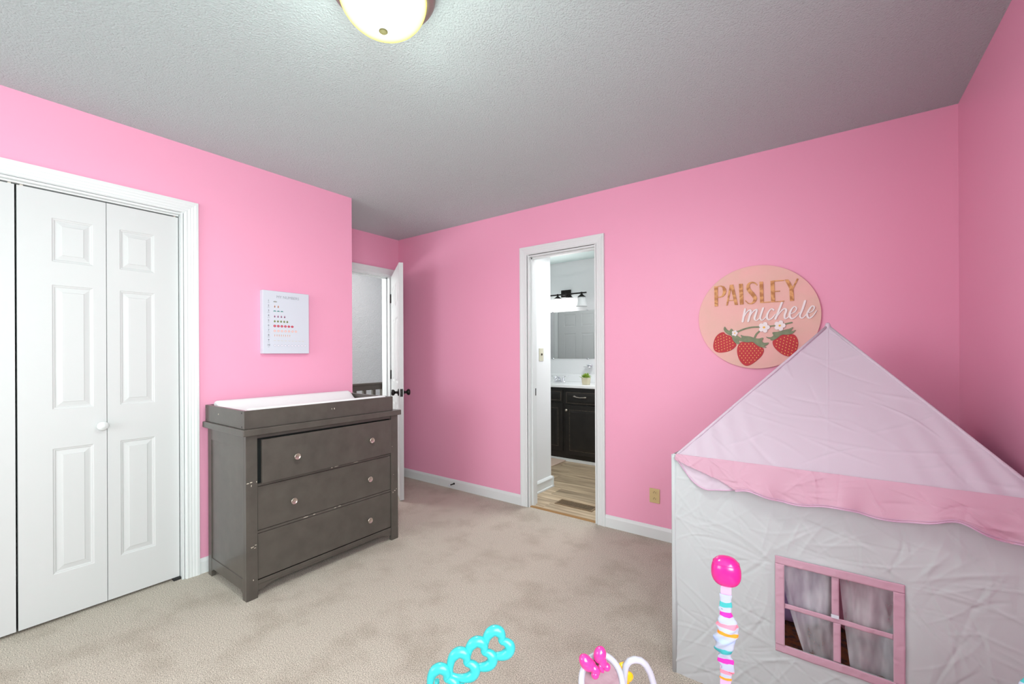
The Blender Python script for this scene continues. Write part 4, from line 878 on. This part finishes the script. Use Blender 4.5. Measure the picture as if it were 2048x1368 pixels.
build('base_plate', MB().prism([(fx + .078 * math.cos(t * PI / 12) , fy + .024 * math.sin(t * PI / 12)) for t in range(24)], lambda a, b, h: (a, b, FZ + h), .012), CHROME, fc, bev=.003)
build('spout', MB().tube([(fx, fy, FZ + .01), (fx, fy, FZ + .04), (fx, fy - .02, FZ + .062), (fx, fy - .07, FZ + .070), (fx, fy - .115, FZ + .058), (fx, fy - .125, FZ + .045)], [.017, .014, .0125, .011, .010, .010], 14), CHROME, fc)
for s_ in (-1, 1):
    hx_ = fx + s_ * .052
    h_ = build('handle', MB().lathe([(.019, 0), (.0165, .02), (.011, .045), (.009, .058), (.005, .064), (0, .065)], (hx_, fy, FZ + .01), (0, 0, 1), 20).tube([(hx_, fy, FZ + .066), (hx_ + s_ * .03, fy - .004, FZ + .070), (hx_ + s_ * .062, fy - .006, FZ + .074)], [.006, .0045, .0055], 10), CHROME, fc)
pt = thing('potted_succulent', 'small green succulent in a square beige pot on the white bathroom counter', 'potted plant', (-2.282, 4.55, .8935))
px_, py_ = -2.281, 4.56
build('pot', MB().add([(px_ - .034, py_ - .034, .8935), (px_ + .034, py_ - .034, .8935), (px_ + .034, py_ + .034, .8935), (px_ - .034, py_ + .034, .8935), (px_ - .041, py_ - .041, .975), (px_ + .041, py_ - .041, .975), (px_ + .041, py_ + .041, .975), (px_ - .041, py_ + .041, .975), (px_ - .035, py_ - .035, .975), (px_ + .035, py_ - .035, .975), (px_ + .035, py_ + .035, .975), (px_ - .035, py_ + .035, .975), (px_ - .033, py_ - .033, .962), (px_ + .033, py_ - .033, .962), (px_ + .033, py_ + .033, .962), (px_ - .033, py_ + .033, .962)],
      [(3, 2, 1, 0)] + [(i, (i + 1) % 4, 4 + (i + 1) % 4, 4 + i) for i in range(4)] + [(4 + i, 4 + (i + 1) % 4, 8 + (i + 1) % 4, 8 + i) for i in range(4)] + [(8 + i, 8 + (i + 1) % 4, 12 + (i + 1) % 4, 12 + i) for i in range(4)] + [(12, 13, 14, 15)]), tcol('beige_stoneware', 200, 192, 165, .7), pt, bev=.003)
G1 = mat('succulent_green', rgb(86, 128, 30), .45, var=(30, rgb(165, 190, 60), .4, .7)); rl_ = random.Random(5)
lm = None
for k in range(34):
    a = k * 2.399; ring = k / 34; el = 1.35 - ring * 1.15; ln = .045 + .022 * rl_.random() + .012 * ring
    c0 = Vector((px_ + .006 * math.cos(a), py_ + .006 * math.sin(a), .964)); d_ = Vector((math.cos(a) * math.cos(el), math.sin(a) * math.cos(el), math.sin(el)))
    mb = MB().tube([c0, c0 + d_ * ln * .35, c0 + d_ * ln * .7 + Vector((0, 0, .002)), c0 + d_ * ln + Vector((0, 0, .005))], [.003, .0085, .0105, .0015], 8, ry=.35, up=Vector((0, 0, 1)))
    build('leaf', mb, G1, pt)
mr_ = build('wall_mirror', MB().box((-3.30, BY1 - .006, 1.189), (-1.75, BY1 - .0005, 1.797)), MIRR, None, label='large frameless bathroom mirror above the white counter', cat='mirror')
mb = MB()
for x in (-2.447, -2.95, -1.95):
    for z, s_ in ((1.797, 1), (1.189, -1)): mb.box((x - .010, BY1 - .010, z - .008), (x + .010, BY1 - .0062, z + .008))
build('mirror_clip', mb, CHROME, mr_)
vl = thing('vanity_light_bar', 'black four-lamp vanity light bar above the bathroom mirror', 'wall light', (-2.745, BY1, 2.0))
VZ = 2.008; VY = 4.845
build('back_plate', MB().box((-2.815, BY1 - .022, 1.985), (-2.675, BY1 - .0005, 2.075)), BRZ, vl, bev=.003)
build('bar', MB().tube([(-3.075, VY, VZ), (-2.415, VY, VZ)], .0095, 14), BRZ, vl)
build('bar_arm', MB().box((-2.76, VY, VZ - .01), (-2.73, BY1 - .02, VZ + .02)), BRZ, vl)
def frosted(n, e):
    return mat(n, (.85, .86, .87, 1), .3, emit=((1, .99, .97, 1), e))
ON, OFF = frosted('lit_frosted_glass', 2.5), mat('unlit_frosted_glass', (.80, .81, .82, 1), .25)
for k, x in enumerate((-2.992, -2.822, -2.650, -2.480)):
    hd = build('lamp_holder', MB().lathe([(.012, .012), (.014, .004), (.012, -.012), (.014, -.018), (.050, -.048), (.052, -.052), (.049, -.053), (.010, -.026)], (x, VY, VZ), (0, 0, 1), 28), BRZ, vl)
    build('glass_shade', MB().lathe([(.046, -.050), (.050, -.080), (.056, -.120), (.066, -.158), (.070, -.168), (.067, -.168), (.053, -.120), (.043, -.055)], (x, VY, VZ), (0, 0, 1), 28), OFF if k == 3 else ON, hd, label='unlit frosted glass shade at the right end' if k == 3 else 'brightly lit frosted glass shade')
sd = thing('soap_dish', 'small chrome wall soap dish between the bathroom mirror and the potted plant', 'soap dish', (-2.42, BY1, 1.095))
build('tray', MB().prism([(-2.42 + .062 * math.cos(t * PI / 12), BY1 - .05 + .045 * math.sin(t * PI / 12)) for t in range(24)], lambda a, b, h: (a, b, 1.086 + h), .006), CHROME, sd, bev=.002)
build('mount', MB().box((-2.432, BY1 - .045, 1.092), (-2.375, BY1 - .0005, 1.118)), CHROME, sd, bev=.006)
build('ring', MB().tube([(-2.40 + .035 * math.cos(t * PI / 12), BY1 - .05 + .03 * math.sin(t * PI / 12), 1.112) for t in range(24)], .004, 8, closed=True), CHROME, sd)
ls = thing('light_switch', 'beige light switch on the white wall just inside the bathroom doorway', 'light switch', (-2.125, 3.342, 1.245))
build('switch_plate', MB().box((-2.1248, 3.307, 1.187), (-2.119, 3.377, 1.303)), BEIGEP, ls, bev=.002)
build('toggle', MB().box((-2.119, 3.337, 1.238), (-2.109, 3.346, 1.256)), SLOT, ls, bev=.001)
fv = thing('floor_vent', 'brown metal floor vent in the plank floor of the bathroom doorway', 'vent', (-1.69, 3.18, 0))
VB = tcol('brown_metal_vent', 120, 98, 72, .5)
mb = MB().box((-1.86, 3.125, .0005), (-1.52, 3.14, .005)).box((-1.86, 3.235, .0005), (-1.52, 3.25, .005)).box((-1.86, 3.14, .0005), (-1.845, 3.235, .005)).box((-1.535, 3.14, .0005), (-1.52, 3.235, .005)); build('vent_frame', mb, VB, fv)
build('duct_opening', MB().box((-1.845, 3.14, .0003), (-1.535, 3.235, .0008)), GAP, fv)
x = -1.838
sl = None
while x < -1.54:
    if sl is None: sl = build('louvre', MB().box((x, 3.14, .001), (x + .006, 3.235, .0045)), VB, fv); x0_ = x
    else: copy_part(sl, fv, (x - x0_, 0, 0))
    x += .0135
build('bath_mat', MB().box((-3.3, 3.9, .001), (-2.485, 4.435, .014)), mat('beige_bath_mat', rgb(196, 172, 156), .95, bump=(250, .8, .004)), None, bev=.005, label='beige bath mat on the plank floor before the black vanity', cat='bath mat')

# ================================================================ BABY JUMPER
def dp(u, v, z):
    """point at distance z in front of the lens on a sight line; used to read positions off the survey"""
    return Vector((0, 0, 1.2527)) + z * (Fv + (u - 1024) / 865.5 * R2 - (v - 707.93) / 865.5 * U2)
jp = thing('baby_jumper', 'baby activity jumper with a pink strap knob, turquoise heart toys and white toy mirror', 'baby jumper', (-.10, .62, 0))
JC = Vector((-.10, .62, 0)); JZ = .50
HOT = mat('hot_pink_plastic', rgb(214, 28, 130), .25, coat=.3); BOWP = mat('pink_toy_plastic', rgb(220, 52, 135), .22, coat=.3)
TEAL = mat('turquoise_plastic', rgb(46, 168, 170), .32, coat=.2); TOYW = mat('white_toy_plastic', rgb(172, 170, 180), .35, coat=.2); YELT = mat('yellow_toy_plastic', rgb(232, 165, 0), .3, coat=.2)
WEB = fabric('pale_pink_webbing', rgb(214, 164, 197), weave=700)
def ruffle():
    m = bpy.data.materials.new('striped_cotton'); m.use_nodes = True; nt = m.node_tree; b = nt.nodes['Principled BSDF']; b.inputs['Roughness'].default_value = .8
    tc = nt.nodes.new('ShaderNodeTexCoord'); sp = nt.nodes.new('ShaderNodeSeparateXYZ'); nt.links.new(tc.outputs['Object'], sp.inputs[0])
    n = nt.nodes.new('ShaderNodeTexNoise'); n.inputs['Scale'].default_value = 40; nt.links.new(tc.outputs['Object'], n.inputs['Vector'])
    a = nt.nodes.new('ShaderNodeMath'); a.operation = 'MULTIPLY_ADD'; a.inputs[1].default_value = .010; nt.links.new(n.outputs['Fac'], a.inputs[0]); nt.links.new(sp.outputs['Z'], a.inputs[2])
    mu = nt.nodes.new('ShaderNodeMath'); mu.operation = 'MULTIPLY'; mu.inputs[1].default_value = 1 / .085; nt.links.new(a.outputs[0], mu.inputs[0])
    fr = nt.nodes.new('ShaderNodeMath'); fr.operation = 'FRACT'; nt.links.new(mu.outputs[0], fr.inputs[0])
    r = nt.nodes.new('ShaderNodeValToRGB'); r.color_ramp.interpolation = 'CONSTANT'; W = rgb(168, 174, 190)
    st = [(0, rgb(60, 165, 165)), (.11, W), (.24, rgb(165, 182, 215)), (.36, W), (.44, rgb(255, 140, 30)), (.50, W), (.58, rgb(250, 130, 150)), (.66, W), (.80, rgb(220, 40, 160)), (.89, W)]
    e = r.color_ramp.elements; e[0].color = st[0][1]; e[1].position = st[1][0]; e[1].color = st[1][1]
    for p, c in st[2:]: q = e.new(p); q.color = c
    nt.links.new(fr.outputs[0], r.inputs['Fac']); nt.links.new(r.outputs['Color'], b.inputs['Base Color']); return m
RUF = ruffle()
# tray, seat, base ring and legs
build('tray', MB().lathe([(.20, .0), (.20, .035), (.215, .045), (.25, .038), (.31, .038), (.335, .048), (.35, .040), (.352, .012), (.335, -.012), (.22, -.012), (.20, 0)], (JC.x, JC.y, JZ - .02), (0, 0, 1), 64), TOYW, jp)
build('seat', MB().lathe([(.198, .02), (.190, -.06), (.16, -.15), (.09, -.19), (0, -.20)], (JC.x, JC.y, JZ - .02), (0, 0, 1), 40), WEB, jp)
K1p = dp(1452, 1142, .85); K2p = dp(2112, 1272, .645); K3p = Vector((-.46, .22, K1p.z))
ringp = [(JC.x + .47 * math.cos(2 * PI * t / 48), JC.y + .02 + .47 * math.sin(2 * PI * t / 48), .016) for t in range(48)]
build('base_ring', MB().tube(ringp, .016, 12, closed=True), TOYW, jp)
for i, kp in enumerate((K1p, K2p, K3p)):
    out = (Vector((kp.x, kp.y, 0)) - Vector((0, 0, 0))); 
    # knob: rounded cap with a seam and a slot
    dirc = Vector((kp.x, kp.y, 0)).normalized()      # away from the room corner
    R_ = Matrix.Rotation(math.atan2(dirc.y, dirc.x) + PI / 2, 3, 'Z')
    mb = MB().sphere((0, 0, 0), 1, 40, 24); q = []
    for x, y, z in mb.v:
        s = lambda t, p: math.copysign(abs(t) ** p, t)
        X, Y, Z = s(x, .80) * .0268, s(y, .8) * .022, s(z, .85) * .0285
        X *= 1 - .03 * (Z / .0285)
        q.append(tuple(R_ @ Vector((X, Y, Z)) + kp))
    mb.v = q; kn = build('strap_knob', mb, HOT, jp, label='hot pink rounded strap knob')
    sm = []
    for t in range(33):
        a = 2 * PI * t / 32; sm.append(R_ @ Vector((s(math.cos(a), .8) * .0232, s(math.sin(a), .8) * .0194, .0165)) + kp)
    build('seam', MB().tube(sm[:-1], .0008, 6, closed=True), mat('knob_seam_%d' % i, rgb(200, 25, 130), .4), kn)
    # post behind the strap
    foot = JC + (Vector((kp.x, kp.y, 0)) - JC).normalized() * .47; foot.z = .016; foot.y += .0
    bk = kp + dirc * .012
    lowb = kp + dirc * .014 + Vector((0, 0, -.34))
    build('post', MB().tube([bk + Vector((0, 0, -.005)), bk + Vector((0, 0, -.12)), lowb, lowb + (Vector((foot.x, foot.y, 0)) - Vector((lowb.x, lowb.y, 0))) * .6 + Vector((0, 0, -.28)), Vector((foot.x, foot.y, .016))], .0075, 12), TOYW, jp)
    # strap hanging to the tray
    tgt = JC + (Vector((kp.x, kp.y, 0)) - JC).normalized() * .33; tgt.z = JZ + .02
    if i == 0: tgt = dp(1451, 1368, .83); tgt = kp + (tgt - kp) * 1.50
    if i == 1: tgt = Vector((.11, .85, JZ + .02))
    a0 = kp + Vector((0, 0, -.020)) - dirc * .004; a1 = tgt
    side = R_ @ Vector((1, 0, 0)); fr_ = -dirc
    def along(t): return a0 + (a1 - a0) * t
    def strip(t0, t1, w_, th, n=2):
        mb = MB(); vs = []
        for k in range(n + 1):
            c = along(t0 + (t1 - t0) * k / n); vs += [c - side * w_ / 2 - fr_ * th / 2, c + side * w_ / 2 - fr_ * th / 2, c + side * w_ / 2 + fr_ * th / 2, c - side * w_ / 2 + fr_ * th / 2]
        fs = [(4 * k + j, 4 * k + (j + 1) % 4, 4 * k + 4 + (j + 1) % 4, 4 * k + 4 + j) for k in range(n) for j in range(4)] + [(0, 1, 2, 3), (4 * n + 3, 4 * n + 2, 4 * n + 1, 4 * n)]
        return mb.add(vs, fs)
    st_ = build('strap', strip(0, 1, .0185, .0022), WEB, jp, label='pale pink webbing strap')
    Lg = (a1 - a0).length; t0, t1 = .022 / Lg, min(.95, .178 / Lg)
    if i == 1: t0 = .012 / Lg
    # gathered fabric sleeve
    nU, nV = 48, 90; vs = []; rr = random.Random(3 + i)
    for v in range(nV + 1):
        s = v / nV; c = along(t0 + (t1 - t0) * s)
        env = .0105 + .0088 * max(0, math.sin(PI * min(1, max(0, (s - .24) / .48)))) ** .7 + .0045 * math.exp(-((s - .80) / .05) ** 2) + .002 * math.exp(-((s - .22) / .03) ** 2)
        env += (.0006 + .0008 * (s > .25) * (s < .88)) * math.sin(s * 52 + 1.3 * math.sin(s * 17)); off = .0028 * math.sin(s * 11 + .8) * (1 if .15 < s < .9 else .2)
        for u in range(nU):
            a = 2 * PI * u / nU; rip = 1 + .10 * math.sin(a * 3 + s * 40) * (1 if .18 < s < .9 else .25)
            th = .0035 + .010 * max(0, math.sin(PI * min(1, max(0, (s - .22) / .55))))
            sk = Vector((0, 0, 1)) * (.004 * math.sin(a + s * 9) if .18 < s < .9 else 0)
            vs.append(c + side * (env * math.cos(a) * rip + off) + fr_ * (th * math.sin(a) * rip + .001) + sk)
    fs = [(v * nU + u, v * nU + (u + 1) % nU, (v + 1) * nU + (u + 1) % nU, (v + 1) * nU + u) for v in range(nV) for u in range(nU)]
    build('ruffled_sleeve', MB().add(vs, fs, 0, True), RUF, st_, label='gathered white sleeve with bright stripes')
# heart toys
def basis(nrm, upish=Vector((0, 0, 1))):
    n_ = nrm.normalized(); x_ = upish.cross(n_).normalized(); return x_, n_.cross(x_), n_
HC = [(990, 1291.5), (955.5, 1311), (921, 1330), (882, 1359)]
HD = .70
vx, vy, vz = R2, U2, -Fv
tilt = Matrix.Rotation(-.35, 3, 'X')
HOUT = [(0, .30), (.12, .46), (.34, .50), (.50, .36), (.52, .12), (.42, -.12), (.22, -.34), (0, -.50)]      # half outline, notch at top, tip at bottom
for k, (u, v) in enumerate(HC):
    c = dp(u, v, HD) - Fv * (.003 * k); half = HOUT; pts2 = half + [(-a, b) for a, b in half[::-1][1:-1]]
    for _ in range(3):
        pts2 = [q for i in range(len(pts2)) for q in ((pts2[i][0] * .75 + pts2[(i + 1) % len(pts2)][0] * .25, pts2[i][1] * .75 + pts2[(i + 1) % len(pts2)][1] * .25), (pts2[i][0] * .25 + pts2[(i + 1) % len(pts2)][0] * .75, pts2[i][1] * .25 + pts2[(i + 1) % len(pts2)][1] * .75))]
    dx, dy = -.80, -.60; sx_, sy_ = .0425, .0395; pts = []; rad = []
    for a, b in pts2:
        p_, q_ = a * sx_, -b * sy_
        pts.append(c + R2 * (dx * q_ - dy * p_) + U2 * (dy * q_ + dx * p_))
        rad.append(.0052 + .0034 * min(1, max(0, (b + .35) / .5)) * min(1, abs(a) / .3))
    build('toy_heart', MB().tube(pts, rad, 14, closed=True, ry=.85, up=Fv), TEAL, jp)
a_ = dp(918, 1358, HD + .004); b_ = dp(921, 1400, HD + .004); base_ = Vector((-.36, .54, JZ + .02))
base_ = JC + (Vector((a_.x, a_.y, 0)) - JC).normalized() * .33; base_.z = JZ + .015
build('toy_stalk', MB().tube([a_, b_, (b_ + base_) / 2 + Vector((0, 0, .0)), base_], [.0085, .009, .010, .012], 14), TEAL, jp)
a_ = dp(874, 1360, HD + .02); b_ = dp(870, 1420, HD + .02)
build('toy_stalk', MB().tube([a_, b_, (b_ + base_) / 2, base_], [.004, .006, .008, .010], 12), TEAL, jp)
# mirror toy
MD = .72; sc = MD / 865.5
mc = dp(1204, 1368, MD); fN = (-Fv * .9 + U2 * .43).normalized(); X_ = R2.copy(); Y_ = fN.cross(X_).normalized()
def onm(a, b, h=0): return mc + X_ * a + Y_ * b + fN * h
ovx, ovy = 41 * sc, 49 * sc
mt = build('toy_mirror_frame', MB().tube([onm(ovx * math.cos(2 * PI * t / 64), ovy * math.sin(2 * PI * t / 64)) for t in range(64)], 6.3 * sc, 14, closed=True, ry=.9, up=fN), TOYW, jp, label='white oval toy mirror frame')
GL = mat('crinkled_silver_film', rgb(120, 88, 98), .5, .3, bump=(40, .35, .006, 3))
n = 48; build('toy_mirror_face', MB().add([onm(ovx * math.cos(2 * PI * t / n), ovy * math.sin(2 * PI * t / n)) for t in range(n)], [tuple(range(n))]), GL, jp, label='crinkled silver mirror film')
build('toy_mirror_back', MB().add([onm(ovx * math.cos(2 * PI * t / n), ovy * math.sin(2 * PI * t / n), -.004) for t in range(n)], [tuple(range(n))[::-1]]), TOYW, jp)
def blob(mb, u, v, ru, rv, ang_, h=.006, th=None):
    c = dp(u, v, MD) + fN * h; ca, sa = math.cos(ang_), math.sin(ang_); A = (R2 * ca - U2 * sa); B = (R2 * sa + U2 * ca)
    R_ = Matrix((A, B, -Fv)).transposed(); mb.sphere(c, (ru * sc, rv * sc, (th or min(ru, rv)) * sc * .9), 24, 14, 0, R_)
bw = MB(); blob(bw, 1172, 1324, 12.5, 19, -.62); blob(bw, 1198.5, 1308, 12.5, 16.5, .18, .006); blob(bw, 1176, 1327, 17, 12, .6)
bw2 = MB(); blob(bw2, 1203, 1321, 8.5, 14, -.35, .009); blob(bw2, 1188.5, 1337, 8.5, 12, -.75, .010)
blob(bw2, 1211, 1331, 7.5, 8, -.3, .011); blob(bw2, 1188, 1346, 8, 8.5, 0, .011); blob(bw2, 1200, 1334, 4.5, 9.5, -.45, .012)
bo = build('toy_bow', bw, BOWP, jp, label='glossy pink bow'); build('bow_loop', bw2, BOWP, bo)
# yellow flower behind the mirror and white arch handle
fc_ = dp(1240, 1356, MD + .02)
fm = MB()
for k in range(6):
    a = k * PI / 3 + 1.15; R_ = Matrix((R2 * math.cos(a) + U2 * math.sin(a), -R2 * math.sin(a) + U2 * math.cos(a), -Fv)).transposed()
    fm.sphere(fc_ + (R2 * math.cos(a) * .62 + U2 * math.sin(a)) * .0170, (.0125, .0105, .0045), 20, 10, 0, R_)
fm.sphere(fc_, (.009, .011, .006), 20, 10, 0, Matrix((R2, U2, -Fv)).transposed())
build('toy_flower', fm, YELT, jp, label='yellow toy flower')
hp = [(1247, 1370), (1249, 1345), (1252, 1331), (1259, 1322), (1269, 1319), (1281, 1321), (1291, 1329), (1300, 1345), (1306, 1364), (1309, 1385), (1310, 1410)]
hp3 = [dp(u, v, MD + .015) for u, v in hp]
build('toy_arch', MB().tube([Vector((hp3[0].x, hp3[0].y, JZ + .015)), *hp3, Vector((hp3[-1].x, hp3[-1].y, JZ + .015))], .0056, 12), TOYW, jp, label='white arched toy handle')
mbk = dp(1204, 1425, MD)
build('toy_stand', MB().tube([onm(0, -ovy), mbk, Vector((mbk.x, mbk.y, JZ + .015))], [.008, .010, .016], 14), TOYW, jp)
